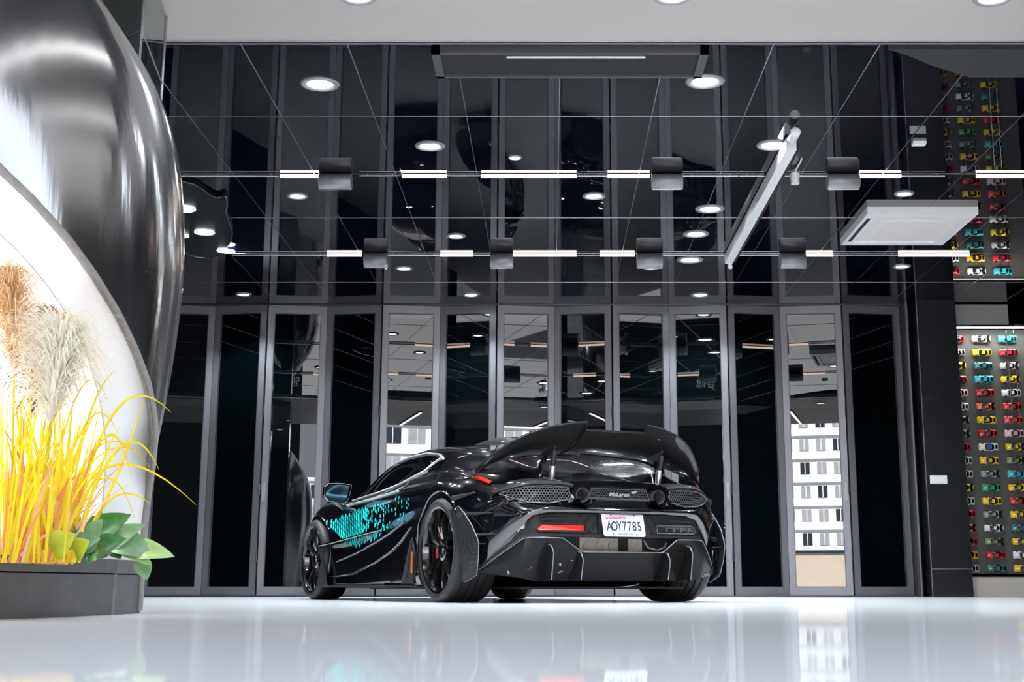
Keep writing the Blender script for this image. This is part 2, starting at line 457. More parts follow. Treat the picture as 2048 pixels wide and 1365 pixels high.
TC = {'red': (0.55, .01, .02), 'white': (.8, .82, .84), 'silver': (.5, .52, .54), 'teal': (.02, .42, .5), 'yellow': (.85, .55, .0),
      'dark green': (.02, .16, .15), 'grey': (.22, .25, .28), 'pink': (.8, .5, .54), 'orange': (.8, .13, .01), 'olive': (.16, .24, .1),
      'green': (.03, .3, .1), 'orange-red': (.7, .05, .02), 'cream': (.7, .65, .58), 'blue and white': (.8, .82, .84)}
TM = {k: mat('toy paint ' + k, v, .25, coat=1) for k, v in TC.items()}
TM_black = mat('toy black plastic', (.008, .008, .008), .2, coat=.5)
TM_blue = mat('toy blue paint', (.03, .12, .55), .25, coat=1)
def toy_car(style):
    """nose along -x, roof along -y (away from the board)"""
    L, W = .205, .088
    root = empty('toy_car', (0, 0, 0))
    xs = [-.5, -.47, -.40, -.28, -.12, .05, .22, .36, .45, .5]
    hw = [.30, .40, .46, .47, .455, .46, .49, .50, .46, .36]
    if style == 1: hw = [.22, .36, .45, .44, .41, .42, .48, .5, .48, .42]
    if style == 2: hw = [.36, .45, .48, .485, .48, .48, .485, .48, .47, .42]
    ht = [.012, .020, .027, .031, .034, .037, .038, .036, .033, .026]
    P = []
    for x, h, t in zip(xs, hw, ht):
        h2 = h * W * 1.0
        P.append([(x * L, -.010, -h2 * .92), (x * L, -.012, -h2), (x * L, -.010 - t * .6, -h2 * .98), (x * L, -.010 - t * .92, -h2 * .72), (x * L, -.010 - t, 0),
                  (x * L, -.010 - t * .92, h2 * .72), (x * L, -.010 - t * .6, h2 * .98), (x * L, -.012, h2), (x * L, -.010, h2 * .92)])
    b = MB(); b.grid(P, closed_v=True); n = 9
    b.add(P[0], [list(range(n))]); b.add(P[-1], [list(range(n))])
    body = b.build('body', TM['red'], root, smooth=50)
    # cabin
    b = MB()
    cx = [-.20, -.10, .02, .16, .28]; cw = [.30, .35, .36, .34, .26]; ch = [.030, .044, .050, .048, .037]
    if style == 1: cx = [-.24, -.12, 0, .12, .24]; cw = [.28, .33, .33, .30, .20]
    P = []
    for x, h, t in zip(cx, cw, ch):
        h2 = h * W * 1.1
        P.append([(x * L, -.034, -h2 * 1.12), (x * L, -.010 - t * .85, -h2), (x * L, -.010 - t, -h2 * .55), (x * L, -.010 - t, h2 * .55), (x * L, -.010 - t * .85, h2), (x * L, -.034, h2 * 1.12)])
    b.grid(P); b.add(P[0], [list(range(6))]); b.add(P[-1], [list(range(6))])
    b.build('cabin_glass', TM_black, root, smooth=40)
    b = MB()
    if style == 2: b.box(-.06 * L, .13 * L, -.0625, -.056, -.27 * W, .27 * W)
    else: b.box(-.04 * L, .10 * L, -.0615, -.055, -.22 * W, .22 * W)
    b.build('roof', TM['red'], root)
    if style != 1:
        b = MB(); b.box(.33 * L, .45 * L, -.0465, -.040, -.25 * W, .25 * W); b.build('engine_cover', TM_black, root)
    else:
        b = MB(); b.prism([(.30 * L, -.052, -.42 * W), (.47 * L, -.052, -.46 * W), (.40 * L, -.052, 0), (.47 * L, -.052, .46 * W), (.30 * L, -.052, .42 * W), (.24 * L, -.052, 0)], (0, .016, 0)); b.build('engine_cover', TM_black, root)
    for x in (-.31, .31):
        for s in (-1, 1):
            b = MB(); b.lathe([(s * W * .36, 0), (s * W * .36, .019), (s * W * .49, .019), (s * W * .49, 0)], (x * L, -.019, 0), 'z', 12)
            b.build('wheel', TM_black, root, smooth=40)
    return root
protos = [toy_car(s) for s in (0, 1, 2)]
rows = [('red', 'white', 'teal'), ('silver', 'yellow', 'red'), ('yellow', 'dark green', 'silver'), ('red', 'teal', 'yellow'), ('pink', 'red', 'white'),
        ('white', 'orange', 'red'), ('olive', 'yellow', 'orange-red'), ('grey', 'red', 'pink'), ('red', 'blue and white', 'yellow'), ('silver', 'yellow', 'olive'),
        ('pink', 'grey', 'teal'), ('yellow', 'green', 'yellow'), ('white', 'yellow', 'red'), ('red', 'grey', 'yellow'), ('orange', 'white', 'dark green'),
        ('red', 'olive', 'yellow'), ('yellow', 'red', 'white'), ('cream', 'dark green', 'yellow')]
styles = [(0, 1, 2), (2, 0, 0), (1, 2, 1), (0, 2, 1), (2, 0, 0), (2, 1, 0), (1, 0, 2), (1, 0, 2), (0, 2, 1), (2, 0, 1), (2, 1, 2), (1, 2, 1), (2, 0, 0), (0, 1, 0), (1, 1, 2), (0, 1, 1), (0, 0, 2), (2, 2, 0)]
ordn = ['first', 'second', 'third', 'fourth', 'fifth', 'sixth', 'seventh', 'eighth', 'ninth', 'tenth', 'eleventh', 'twelfth', 'thirteenth', 'fourteenth', 'fifteenth', 'sixteenth', 'seventeenth', 'eighteenth']
coln = ['left', 'middle', 'right']
paint_cache = {}
first_used = set()
for r, (rw, stl) in enumerate(zip(rows, styles)):
    py = 678 + (1138 - 678) * r / 17.0
    zc = aty(1960, py, D - .03)[2]
    for c in range(3):
        s = stl[c]
        t = copy_tree(protos[s])
        t.location = (4.735 + (c - 1) * .29, D + .0015, zc)
        colr = rw[c]
        for ch in t.children:
            if ch.name.startswith(('body', 'roof')):
                key = (ch.data.name.split('.')[0], s, colr, ch.name[:4])
                if key not in paint_cache:
                    me = ch.data.copy(); me.materials.clear(); me.materials.append(TM_blue if (colr.startswith('blue') and ch.name.startswith('roof')) else TM[colr])
                    paint_cache[key] = me
                ch.data = paint_cache[key]
        pos = 'topmost' if r == 0 else ('lowest' if r == 17 else ordn[r] + ' from the top')
        tag(t, '%s toy car on the display board, %s column, %s' % (colr, coln[c], pos), 'toy car', 'toy cars on the display board')
for p in protos:
    for ch in list(p.children): bpy.data.objects.remove(ch)
    bpy.data.objects.remove(p)

# ================================================================== CEILING FITTINGS
def where(x):
    return 'left' if x < 700 else ('middle' if x < 1300 else 'right')
def downlight(loc, label, energy, r=.055, color=(.88, .96, 1), spot=120, group='ceiling downlights'):
    e = empty('downlight', loc)
    tag(e, label, 'downlight', group)
    b = MB(); b.lathe([(0.0, r * .78), (-.004, r * .80), (-.012, r * 1.0), (-.010, r * 1.18), (0.0, r * 1.25)], (0, 0, 0), 'z', 24)
    b.build('trim_ring', M['steel_tube'], e, smooth=50)
    b = MB(); b.lathe([(-.0015, 0), (-.0015, r * .79)], (0, 0, 0), 'z', 24)
    b.build('lens', M['lit_cool'], e)
    if energy > 0:
        light('lamp', 'SPOT', (0, 0, -.03), energy, color, e, r * .8, spot)
    return e
DL = [((640, 168), .085, 'downlight in the mirror ceiling, nearest on the left, by the white strip reflection'),
      ((1410, 163), .085, 'downlight at the right end of the long dark ceiling vent'),
      ((860, 292), .075, 'downlight above and left of the long lit tube in the near row'),
      ((1030, 314), .035, 'small downlight just above the longest lit tube of the near row'),
      ((1545, 290), .08, 'downlight beside the near end of the white ceiling rail'),
      ((595, 392), .06, 'downlight below the leftmost lit tube of the near row'),
      ((1188, 392), .065, 'downlight below the near row, left of its right hand lit tube'),
      ((1420, 418), .085, 'brightest downlight, left of the white ceiling rail'),
      ((1392, 468), .08, 'downlight just below the brightest one'),
      ((1808, 387), .055, 'downlight above the white cassette panel'),
      ((912, 472), .06, 'downlight above the second lit tube of the far row'),
      ((808, 537), .06, 'downlight under the far row, left of the middle'),
      ((1302, 535), .06, 'downlight under the rightmost steel cylinder of the middle far row'),
      ((1380, 520), .09, 'large downlight on the far row, right of the steel cylinder'),
      ((1804, 533), .06, 'downlight under the lit tube below the cassette panel'),
      ((487, 589), .06, 'farthest downlight on the left, above the second door'),
      ((942, 590), .065, 'farthest downlight in the middle, above the sixth door'),
      ((1400, 590), .07, 'farthest downlight on the right, above the tenth door')]
for (px, py), r, lab in DL:  # some of these spots are reflections, built as downlights like the rest
    p = atz(px, py, HC)
    downlight(p, lab, 215 * (r / .07), r * 1.15)
for i, (px, py) in enumerate(((715, -8), (1345, -8), (1985, -5))):
    p = atz(px, py, HC - .03)
    downlight(p, ['left downlight in the pale ceiling at the top edge', 'middle downlight in the pale ceiling at the top edge', 'right downlight in the pale ceiling at the top edge'][i], 260, .085, group='downlights in the pale ceiling')

def linear_row(y, rod, units, which):
    z = HC - .014
    def xw(px): return atz(px, 348 if y < 11 else 507, HC - .014)[0]
    e = empty('light_rail', (0, y, z))
    tag(e, 'thin steel rail carrying the %s row of lit tubes' % which, 'light rail')
    for a, c in rod:
        b = MB(); b.tube([(xw(a), 0, 0), (xw(c), 0, 0)], .007, 8); b.build('rod', M['chrome'], e, smooth=40)
        n = max(2, int((xw(c) - xw(a)) / 1.2) + 1)
        for k in range(n):
            xx = xw(a) + .06 + (xw(c) - xw(a) - .12) * k / (n - 1)
            b = MB(); b.tube([(xx, 0, 0), (xx, 0, HC - z)], .004, 6); b.build('hanger', M['steel_tube'], e, smooth=40)
    for (t0, t1), cyl, lab in units:
        x0, x1 = xw(t0), xw(t1)
        u = empty('linear_light', ((x0 + x1) / 2, y, z))
        tag(u, lab, 'linear light', 'lit tubes of the %s row' % which)
        h = (x1 - x0) / 2
        b = MB(); b.lathe([(-h, 0), (-h, .015), (h, .015), (h, 0)], (0, 0, 0), 'x', 14); b.build('tube', M['lit_tube'], u, smooth=40)
        b = MB(); b.box(-h, h, -.012, .012, .008, HC - z); b.build('channel', M['vent'], u)
        if cyl:
            c0, c1 = xw(cyl[0]) - (x0 + x1) / 2, xw(cyl[1]) - (x0 + x1) / 2
            R = .062 if y < 11 else .072
            b = MB(); b.lathe([(c0, 0), (c0, R * .93), (c0 + .006, R), (c1 - .006, R), (c1, R * .93), (c1, 0)], (0, 0, HC - z - R), 'x', 28); b.build('housing', M['steel_tube'], u, smooth=40)
            b = MB(); b.box(c0 + .01, c1 - .01, -.012, .012, HC - z - 2 * R - .002, HC - z - 2 * R + .002); b.build('lower_strip', M['chrome'], u)
linear_row(10.332, [(352, 555), (717, 800), (892, 962), (1153, 1216), (1366, 1478), (1480, 1656), (1805, 1893)],
    [((558, 635), (637, 702), 'leftmost lit tube of the near row with a steel cylinder'),
     ((803, 892), None, 'second lit tube of the near row, left of the longest'),
     ((962, 1153), None, 'longest lit tube of the near row, in the middle'),
     ((1216, 1300), (1304, 1366), 'fourth lit tube of the near row with steel cylinder on its right'),
     ((1722, 1805), (1656, 1720), 'fifth lit tube of the near row with steel cylinder on its left'),
     ((1957, 2140), None, 'rightmost lit tube of the near row, over the display case')], 'near')
linear_row(12.955, [(462, 652), (773, 880), (945, 980), (1153, 1200), (1326, 1458), (1475, 1562), (1668, 1800)],
    [((652, 722), (727, 773), 'leftmost lit tube of the far row with ribbed steel cylinder'),
     ((880, 945), None, 'short lit tube of the far row, second from left'),
     ((1026, 1153), (980, 1026), 'lit tube of the far row in front of a bright reflection'),
     ((1200, 1270), (1274, 1326), 'fourth lit tube of the far row with bright steel cylinder'),
     ((1615, 1668), (1562, 1613), 'short lit tube of the far row right of the white rail'),
     ((1800, 1942), None, 'rightmost lit tube of the far row, below the cassette panel')], 'far')

# long dark ceiling vent
v0 = atz(862, 106, HC - .05); v1 = atz(1418, 106, HC - .05); v2 = atz(880, 157, HC - .05)
ve = empty('ceiling_vent', ((v0[0] + v1[0]) / 2, (v0[1] + v2[1]) / 2, HC))
tag(ve, 'long dark grey ceiling air vent at the top centre', 'vent')
hx, hy = (v1[0] - v0[0]) / 2, (v2[1] - v0[1]) / 2
b = MB(); b.box(-hx, hx, -hy, -hy + .03, -.05, 0); b.box(-hx, hx, hy - .03, hy, -.05, 0); b.box(-hx, -hx + .05, -hy, hy, -.05, 0); b.box(hx - .05, hx, -hy, hy, -.05, 0)
b.build('frame', mat('grey vent frame', (.075, .075, .078), .6, 0, ior=1.15), ve)
b = MB(); b.box(-hx + .05, hx - .05, -hy + .03, hy - .03, -.035, 0); b.build('panel', M['vent'], ve)
b = MB(); b.box(-hx * .46, hx * .55, -hy + .09, -hy + .105, -.042, -.035); b.build('slot_strip', M['white_paint'], ve)

# white cassette panel
c0 = atz(1735, 428, HC - .06); c1 = atz(1957, 428, HC - .06); c2 = atz(1685, 491, HC - .06)
hx, hy = (c1[0] - c0[0]) / 2, (c2[1] - c0[1]) / 2
ca = empty('air_conditioner', ((c0[0] + c1[0]) / 2, (c0[1] + c2[1]) / 2, HC))
tag(ca, 'white square ceiling cassette air conditioner on the right', 'air conditioner')
b = MB()
fr = .10
for q in ((-hx, hx, -hy, -hy + fr), (-hx, hx, hy - fr, hy), (-hx, -hx + fr, -hy + fr, hy - fr), (hx - fr, hx, -hy + fr, hy - fr)): b.box(*q, -.06, 0)
b.build('frame', M['white_paint'], ca)
b = MB(); b.box(-hx + fr, hx - fr, -hy + fr, hy - fr, -.05, 0); b.build('cover', M['cream_plastic'], ca)
b = MB(); b.box(-hx + fr + .12, hx - fr - .12, -hy + fr + .16, hy - fr - .16, -.056, -.05); b.build('intake_grille', M['cream_plastic'], ca)
b = MB(); b.box(-hx + .03, -hx + .06, -hy + .15, hy - .15, -.063, -.06); b.build('louvre', M['vent'], ca)

# white rail along the depth
r0 = atz(1583, 300, HC - .1); r1 = atz(1468, 528, HC - .1)
rl = empty('ceiling_rail', (r0[0], r0[1], HC))
tag(rl, 'long white ceiling rail running away from the camera', 'rail')
LR = r1[1] - r0[1]
b = MB(); b.box(-.035, .035, 0, LR, -.10, -.012); b.build('casing', M['white_paint'], rl)
b = MB(); b.box(.035, .06, .05, LR - .05, -.095, -.03); b.build('side_channel', M['vent'], rl)
b = MB(); b.box(-.02, .02, .1, .16, -.012, 0); b.box(-.02, .02, LR - .2, LR - .1, -.012, 0); b.build('bracket', M['vent'], rl)
b = MB(); b.tube([(.01, LR - .02, -.09), (.02, LR + .03, -.13)], [.012, .022], 10); b.build('end_hook', M['white_paint'], rl, smooth=40)
s0 = atz(1587, 272, HC - .06)
cm = empty('security_camera', (s0[0], s0[1], HC))
tag(cm, 'small white ceiling camera at the near end of the white rail', 'camera')
b = MB(); b.tube([(0, -.10, -.06), (0, -.09, -.06), (0, .06, -.062), (0, .08, -.062)], [.022, .034, .034, .022], 16); b.build('body', M['white_paint'], cm, smooth=40)
b = MB(); b.tube([(0, .05, 0), (0, .05, -.04)], .014, 10); b.build('bracket', M['white_paint'], cm, smooth=40)
s1 = atz(1590, 358, HC - .07)
cm2 = empty('wall_speaker', (s1[0], s1[1], HC))
tag(cm2, 'small white cylinder fitting hanging beside the white rail', 'spotlight')
b = MB(); b.lathe([(-.11, 0), (-.11, .032), (-.03, .036), (-.02, .02), (0, .015), (0, 0)], (0, 0, 0), 'z', 18); b.build('body', M['white_paint'], cm2, smooth=40)
b = MB(); b.tube([(0, -.02, -.015), (0, -.22, -.012), (0, -.30, -.006)], .007, 8); b.build('cable', M['white_paint'], cm2, smooth=40)
cm2.name = 'ceiling_spotlight'
# small white sensor
s2 = atz(1838, 290, HC - .02)
b = MB(); b.box(-.045, .045, -.03, .03, -.022, 0); b.box(-.03, .03, -.018, .018, -.026, -.022)
o = b.build('ceiling_sensor', M['white_paint']); o.location = (s2[0], s2[1], HC)
tag(o, 'small white rectangular sensor on the mirror ceiling at right', 'sensor')
# grey soffit top right
g0 = atz(1780, 92, HC - .03); g1 = atz(2048, 92, HC - .03); g2 = atz(1860, 130, HC - .03); g3 = atz(2048, 155, HC - .03); g4 = atz(1800, 112, HC - .03)
b = MB(); b.prism([(g0[0], YM + .0, HC - .03), (g1[0] + 1.2, YM + .0, HC - .03), (g3[0] + 1.2, g3[1], HC - .03), (g3[0] - .33, g3[1], HC - .03), (g2[0], g2[1], HC - .03), (g4[0] + .05, g4[1], HC - .03), (g0[0], g0[1] + .05, HC - .03)], (0, 0, .03))
struct(b.build('ceiling', mat('grey soffit', (.045, .045, .047), .8, ior=1.08)), 'grey soffit piece with curved edge at top right')

# cloud shaped panel with three spots, put in for a ceiling reflection
ce = atz(402, 440, HC)
cp = empty('cloud_lamp', (ce[0], ce[1], HC))
tag(cp, 'black cloud shaped lit ceiling panel beside the steel sculpture, put in for a reflection', 'lit ceiling panel')
out = [(352, 372), (375, 366), (395, 372), (418, 388), (436, 396), (450, 392), (454, 405), (452, 425), (457, 440), (463, 458), (464, 472), (458, 490), (446, 504), (430, 513), (410, 516), (385, 512), (366, 500), (350, 480)]
pts = [atz(x, y, HC - .03) - np.array([ce[0], ce[1], HC]) for x, y in out]
ns = []
for i in range(len(pts)):
    p0, p1, p2, p3 = pts[i - 1], pts[i], pts[(i + 1) % len(pts)], pts[(i + 2) % len(pts)]
    for t in (0, .33, .66):
        ns.append(.5 * (2 * p1 + (p2 - p0) * t + (2 * p0 - 5 * p1 + 4 * p2 - p3) * t * t + (3 * p1 - p0 - 3 * p2 + p3) * t ** 3))
b = MB(); b.prism(ns, (0, 0, .03)); b.build('panel', mat('teal black gloss', (.004, .008, .009), .3, ior=1.2), cp)
b = MB(); b.tube(ns + [ns[0]], .006, 6, caps=False); b.build('rim', M['trim_line'], cp, smooth=60)
for (px, py), r in (((366, 418), .10), ((409, 465), .085), ((366, 472), .05), ((452, 502), .08)):
    p = atz(px, py, HC - .03) - np.array([ce[0], ce[1], HC])
    b = MB(); b.lathe([(-.004, 0), (-.004, r), (0.0, r)], (p[0], p[1], -.03), 'z', 20); b.build('spot_lens', M['lit_cool'], cp)
    light('lamp', 'SPOT', (p[0], p[1], -.06), 120 * r / .08, (.85, .96, 1), cp, .05, 120)

# tube lights in the black ceiling over the entrance (seen mirrored in steel and glass)
for i, (x, y0, y1) in enumerate(((-2.0, 3.8, 5.9), (-.9, 3.8, 5.9), (.4, 3.8, 5.9), (1.7, 3.8, 5.9), (3.0, 3.8, 5.9))):
    e = empty('tube_light', (x, (y0 + y1) / 2, HC))
    tag(e, 'white tube light in the entrance ceiling, %s from the left' % ordn[i], 'tube light', 'tube lights over the entrance')
    b = MB(); b.box(-.03, .03, -(y1 - y0) / 2, (y1 - y0) / 2, -.02, 0); b.build('channel', M['vent'], e)
    b = MB(); b.box(-.022, .022, -(y1 - y0) / 2 + .02, (y1 - y0) / 2 - .02, -.034, -.02); b.build('tube', M['lit_soft'], e)

# ================================================================== THE STREET BEHIND THE CAMERA (seen mirrored in the doors)
b = MB(); b.box(-60, 80, -112, -2, -.25, -.12)
struct(b.build('ground', M['asphalt']), 'pale paved street in front of the showroom')
b = MB(); b.box(-14, -.95, -2.6, -2.2, -.12, 5.0)  # unseen wall added so that most door leaves mirror darkness
struct(b.build('wall_street_left', M['dark_wall']), 'added dark wall left of the entrance, keeping door glass dark')
b = MB(); b.box(5.6, 14, -2.6, -2.2, -.12, 5.0)  # second unseen wall, added for the dark leaves on the other side
struct(b.build('wall_street_right', M['dark_wall']), 'added dark wall right of the entrance, keeping door glass dark')

def block(name, label, x0, x1, y, floors, fh, base, wallm, basem, n, win=(.55, .5), skip=()):
    e = empty(name, ((x0 + x1) / 2, y, -.12)); hw = (x1 - x0) / 2
    tag(e, label, 'building')
    H = base + floors * fh
    b = MB(); b.box(-hw, hw, -8, 0, base, H); b.build('wall', wallm, e)
    b = MB(); b.box(-hw, hw, -8, .15, 0, base - .25); b.build('ground_floor', basem, e)
    b = MB(); b.box(-hw - .1, hw + .1, -8, .35, base - .25, base); b.build('canopy', M['window_dark'], e)
    for f in range(floors):
        z = base + f * fh
        b = MB(); b.box(-hw, hw, 0, .28, z + fh * .86, z + fh * .98); b.build('ledge', M['facade_white'], e)
        for k in range(n):
            if (f, k) in skip: continue
            w_ = 2 * hw / n; xc = -hw + (k + .5) * w_
            b = MB(); b.box(xc - w_ * win[0] / 2, xc + w_ * win[0] / 2, 0, .06, z + fh * .22, z + fh * (.22 + win[1])); o = b.build('window', M['facade_grey'] if (f + k) % 3 else M['window_dark'], e)
            b = MB(); b.box(xc - .04, xc + .04, .06, .1, z + fh * .22, z + fh * (.22 + win[1])); b.build('mullion', M['facade_white'], o)
    return e
b1 = block('apartment_building', 'white apartment block with beige base mirrored in the bright right door', -17, 1, -100, 6, 2.1, 3.4, M['facade_white'], M['facade_beige'], 12)
b2 = block('office_building', 'pale building mirrored in the middle doors above the car', 12, 44, -100, 6, 2.6, 2.2, M['facade_white'], M['facade_grey'], 14, (.7, .55))
b = MB(); b.box(-16, 6, .2, .4, 5.2, 6.2); b.build('red_fascia', M['sign_red'], b2)
b3 = block('shop_building', 'low pale building between the two tall blocks across the street', 2, 11.5, -101, 3, 2.4, 2.8, M['facade_white'], M['facade_grey'], 5)
for i, xx in enumerate((14.5, 17.0, 19.5, 22.0, 24.5)):
    pass
sf = empty('scaffold', (20, -96, -.12))
tag(sf, 'yellow pipe scaffold rail in front of the pale building across the street', 'scaffold')
for zz, r in ((1.2, .22), (3.1, .12)):
    b = MB(); b.tube([(-8, 0, zz), (8, 0, zz)], r, 8); b.build('rail', M['pipe_yellow'], sf, smooth=40)
for xx in (-7, -3.5, 0, 3.5, 7):
    b = MB(); b.tube([(xx, 0, 0), (xx, 0, 4.6)], .12, 8); b.build('post', M['pipe_yellow'], sf, smooth=40)

# lettering on the added dark wall, seen reversed in the third door leaf
sg = empty('street_sign', (-1.6, -2.2, 0))
tag(sg, 'pale lettering on the added dark wall, mirrored in the third door', 'sign')
b = MB(); b.box(-1.4, .64, 0, .03, .1, 1.9); b.build('board', M['dark_wall'], sg)
m_let = mat('pale sign lettering', (.16, .16, .17), .6)
for txt, x, z, sz in (('品牌', .36, 1.50, .24), ('BRABUS', .36, 1.22, .14)):
    o = text_mesh('letters', txt, sz, m_let, sg, Matrix.Translation((x, .034, z)) @ Matrix(((-1, 0, 0, 0), (0, 0, 1, 0), (0, 1, 0, 0), (0, 0, 0, 1))), 1.0, .003)

# ================================================================== STEEL SCULPTURE, PLANTER, PLANTS
SC = np.array([-2.43, 5.31])
PZ = [0, .2, .45, .62, .85, 1.1, 1.3, 1.5, 1.75, 2.05, 2.25, 2.5, 2.75, 2.9]
PR = [.85, .865, .905, .935, .966, .99, 1.0, .993, .962, .86, .735, .55, .30, .02]
def rprof(z, s=1.0, off=0.0): return float(cr(PZ, PR, z)) * s - off
def hit_shell(px, py, s=1.0, off=0.0):
    d = ray(px, py); t0 = 3.6
    for i in range(800):
        t = t0 + i * .005; p = CV + d * t
        z = min(max(p[2], 0), 2.9)
        if math.hypot(p[0] - SC[0], p[1] - SC[1]) < rprof(z, s, off): return p
    # tangent miss: closest approach
    best = min((abs(math.hypot(*(CV + d * t)[:2] - SC) - rprof(min(max((CV + d * t)[2], 0), 2.9), s, off)), t) for t in np.arange(3.6, 7, .01))
    return CV + d * best[1]
AX = -np.array([SC[0], SC[1], 0]) / np.linalg.norm(SC)      # from the shell axis towards the entrance
def shell(name, material, parent, s, off, th, poly_px, left, bottom, edge_mat, n=96):
    zs = np.concatenate([np.linspace(0, 2.2, 34), np.linspace(2.25, 2.9, 10)])
    prof = [(z, max(rprof(z, s, off), .005)) for z in zs]
    inner = [(z, max(rprof(z, s, off) - th, .002)) for z in zs[::-1]]
    inner[0] = (2.9 - th, .002)
    b = MB(); b.lathe(prof + inner + [prof[0]], (0, 0, 0), 'z', n)
    o = b.build(name, [material, edge_mat], parent, smooth=50)
    pts = [hit_shell(x, y, s, off) for x, y in poly_px]
    side = np.array([AX[1], -AX[0], 0])
    # local frame of the parent: origin SC
    c0 = np.array([SC[0], SC[1], 0])
    flat = []
    for p in pts:
        q = p - c0; flat.append(np.array([q @ side, q[2]]))
    first, last = flat[0], flat[-1]
    # side axis: positive = image right?
    lft = side if (side @ RV) < 0 else -side
    sl = 1 if (side @ RV) < 0 else -1
    flat = [np.array([last[0], -.3])] + flat[::-1] + [np.array([first[0] + sl * .35, first[1] + .25]), np.array([first[0] + sl * 1.6, first[1] + .2]), np.array([first[0] + sl * 1.6, -.3])]
    q3 = [side * f[0] + np.array([0, 0, f[1]]) + AX * .02 for f in flat]
    cb = MB(); cb.cur = 1; cb.prism(q3, AX * 2.0)
    cut = cb.build('cutter', [material, edge_mat])
    cut.location = (SC[0], SC[1], 0)
    bpy.context.view_layer.update()
    boolean_cut(o, cut)
    return o, pts
sculpt = empty('steel_sculpture', (SC[0], SC[1], 0))
tag(sculpt, 'tall rolled steel pod with a white lined opening at the left edge', 'sculpture')
OUT = [(0, 345), (60, 402), (130, 480), (182, 550), (232, 632), (267, 705), (291, 770), (303, 830), (306, 870), (301, 930), (291, 1000), (284, 1060), (281, 1110)]
INN = [(0, 468), (40, 505), (95, 572), (145, 645), (178, 720), (200, 800), (212, 880), (213, 930), (207, 1000), (203, 1050), (200, 1100)]
bpy.context.view_layer.update()
skin, opts = shell('steel_skin', M['brushed'], sculpt, 1.0, 0.0, .028, OUT, True, True, M['edge_grey'])
liner, ipts = shell('white_liner', M['white_liner'], sculpt, 1.0, .13, .015, INN, True, True, M['edge_grey'])
# white reveal between the two openings
def resample(P, n):
    P = np.array(P); d = np.concatenate([[0], np.cumsum(np.linalg.norm(np.diff(P, axis=0), axis=1))])
    t = np.linspace(0, d[-1], n); return np.array([[np.interp(a, d, P[:, k]) for k in range(3)] for a in t])
sh = np.array([SC[0], SC[1], 0])
A_ = resample([hit_shell(x - 1, y + 1, 1.0, .026) for x, y in OUT], 40) - sh
B_ = resample(ipts, 40) - sh
A_ = np.concatenate([[2 * A_[0] - A_[8]], A_]); B_ = np.concatenate([[2 * B_[0] - B_[8]], B_])
A_ = np.concatenate([A_, [[A_[-1][0], A_[-1][1], 0.0]]]); B_ = np.concatenate([B_, [[B_[-1][0], B_[-1][1], 0.0]]])
G = np.array([A_ * (1 - t) + B_ * t for t in np.linspace(0, 1, 5)])
b = MB(); b.grid(G); b.build('white_reveal', M['white_liner'], sculpt, smooth=60)
E_ = resample([hit_shell(x + 5, y - 4, 1.0, -.004) for x, y in OUT], 40) - sh
E_ = np.concatenate([[2 * E_[0] - E_[8]], E_, [[E_[-1][0], E_[-1][1], .012]]])
b = MB(); b.tube(list(E_), .0125, 10); b.build('edge_band', M['edge_grey'], sculpt, smooth=60)
lg = light('lamp', 'AREA', (.15, -.25, 1.75), 26, (1, .97, .95), sculpt, .5, rot=(0, 0, 0))  # unseen ring and lamps added inside to turn the liner bright white
b = MB(); b.lathe([(1.78, .20), (1.80, .20), (1.80, .26), (1.78, .26), (1.78, .20)], (.15, -.25, 0), 'z', 30)
b.build('light_ring', M['lit_soft'], sculpt, smooth=40)
light('lamp', 'POINT', (.35, -.75, .75), 14, (1, .97, .95), sculpt, .12)  # added bare lamp brightening the cavity

# mirrored column behind the sculpture
ca_, cb_, cc_ = aty(283, 60, 6.45), aty(331, 60, 7.2), aty(203, 30, 6.75)
q = [(ca_[0], ca_[1], 0), (cb_[0], cb_[1], 0), (cb_[0] + cc_[0] - ca_[0], cb_[1] + cc_[1] - ca_[1], 0), (cc_[0], cc_[1], 0)]
b = MB(); b.prism(q, (0, 0, HC - .035))
o = b.build('column', M['column_glass']); struct(o, 'dark mirror clad column behind the steel sculpture')
b = MB()
for p in (q[0], q[1], q[3]): b.tube([(p[0], p[1], 0), (p[0], p[1], HC - .035)], .008, 6)
for zj in (1.6, 2.72):
    b.tube([(q[3][0], q[3][1], zj), (q[0][0], q[0][1], zj), (q[1][0], q[1][1], zj)], .005, 6)
struct(b.build('trim_9', M['trim_line'], smooth=60), 'bright edge strips of the mirror column')

# planter
zt = .196
fl = [atz(-420, 1258, 0), atz(0, 1240, 0), atz(225, 1231, 0), atz(279, 1228, 0)]
fl[0] = fl[1] + (fl[1] - fl[2]) * 1.6
P4 = [np.array([p[0], p[1]]) for p in fl]
back = [np.array([-2.35, P4[3][1] + .05]), np.array([-2.6, P4[0][1]])]
outl = P4 + back
pl = empty('planter', (P4[1][0], P4[1][1], 0))
tag(pl, 'low charcoal planter at the bottom left holding grasses and leaves', 'planter')
off = np.array([P4[1][0], P4[1][1]])
def loc(p, z): return (p[0] - off[0], p[1] - off[1], z)
cen = sum(outl) / len(outl)
def inset(p, d):
    v = cen - p; return p + v / np.linalg.norm(v) * d
b = MB(); b.prism([loc(inset(p, .008), 0) for p in outl], (0, 0, .142)); b.build('body', M['planter'], pl)
b = MB()
n = len(outl)
o1 = [loc(p, .147) for p in outl]; i1 = [loc(inset(p, .06), .147) for p in outl]
o2 = [loc(p, zt) for p in outl]; i2 = [loc(inset(p, .06), zt) for p in outl]
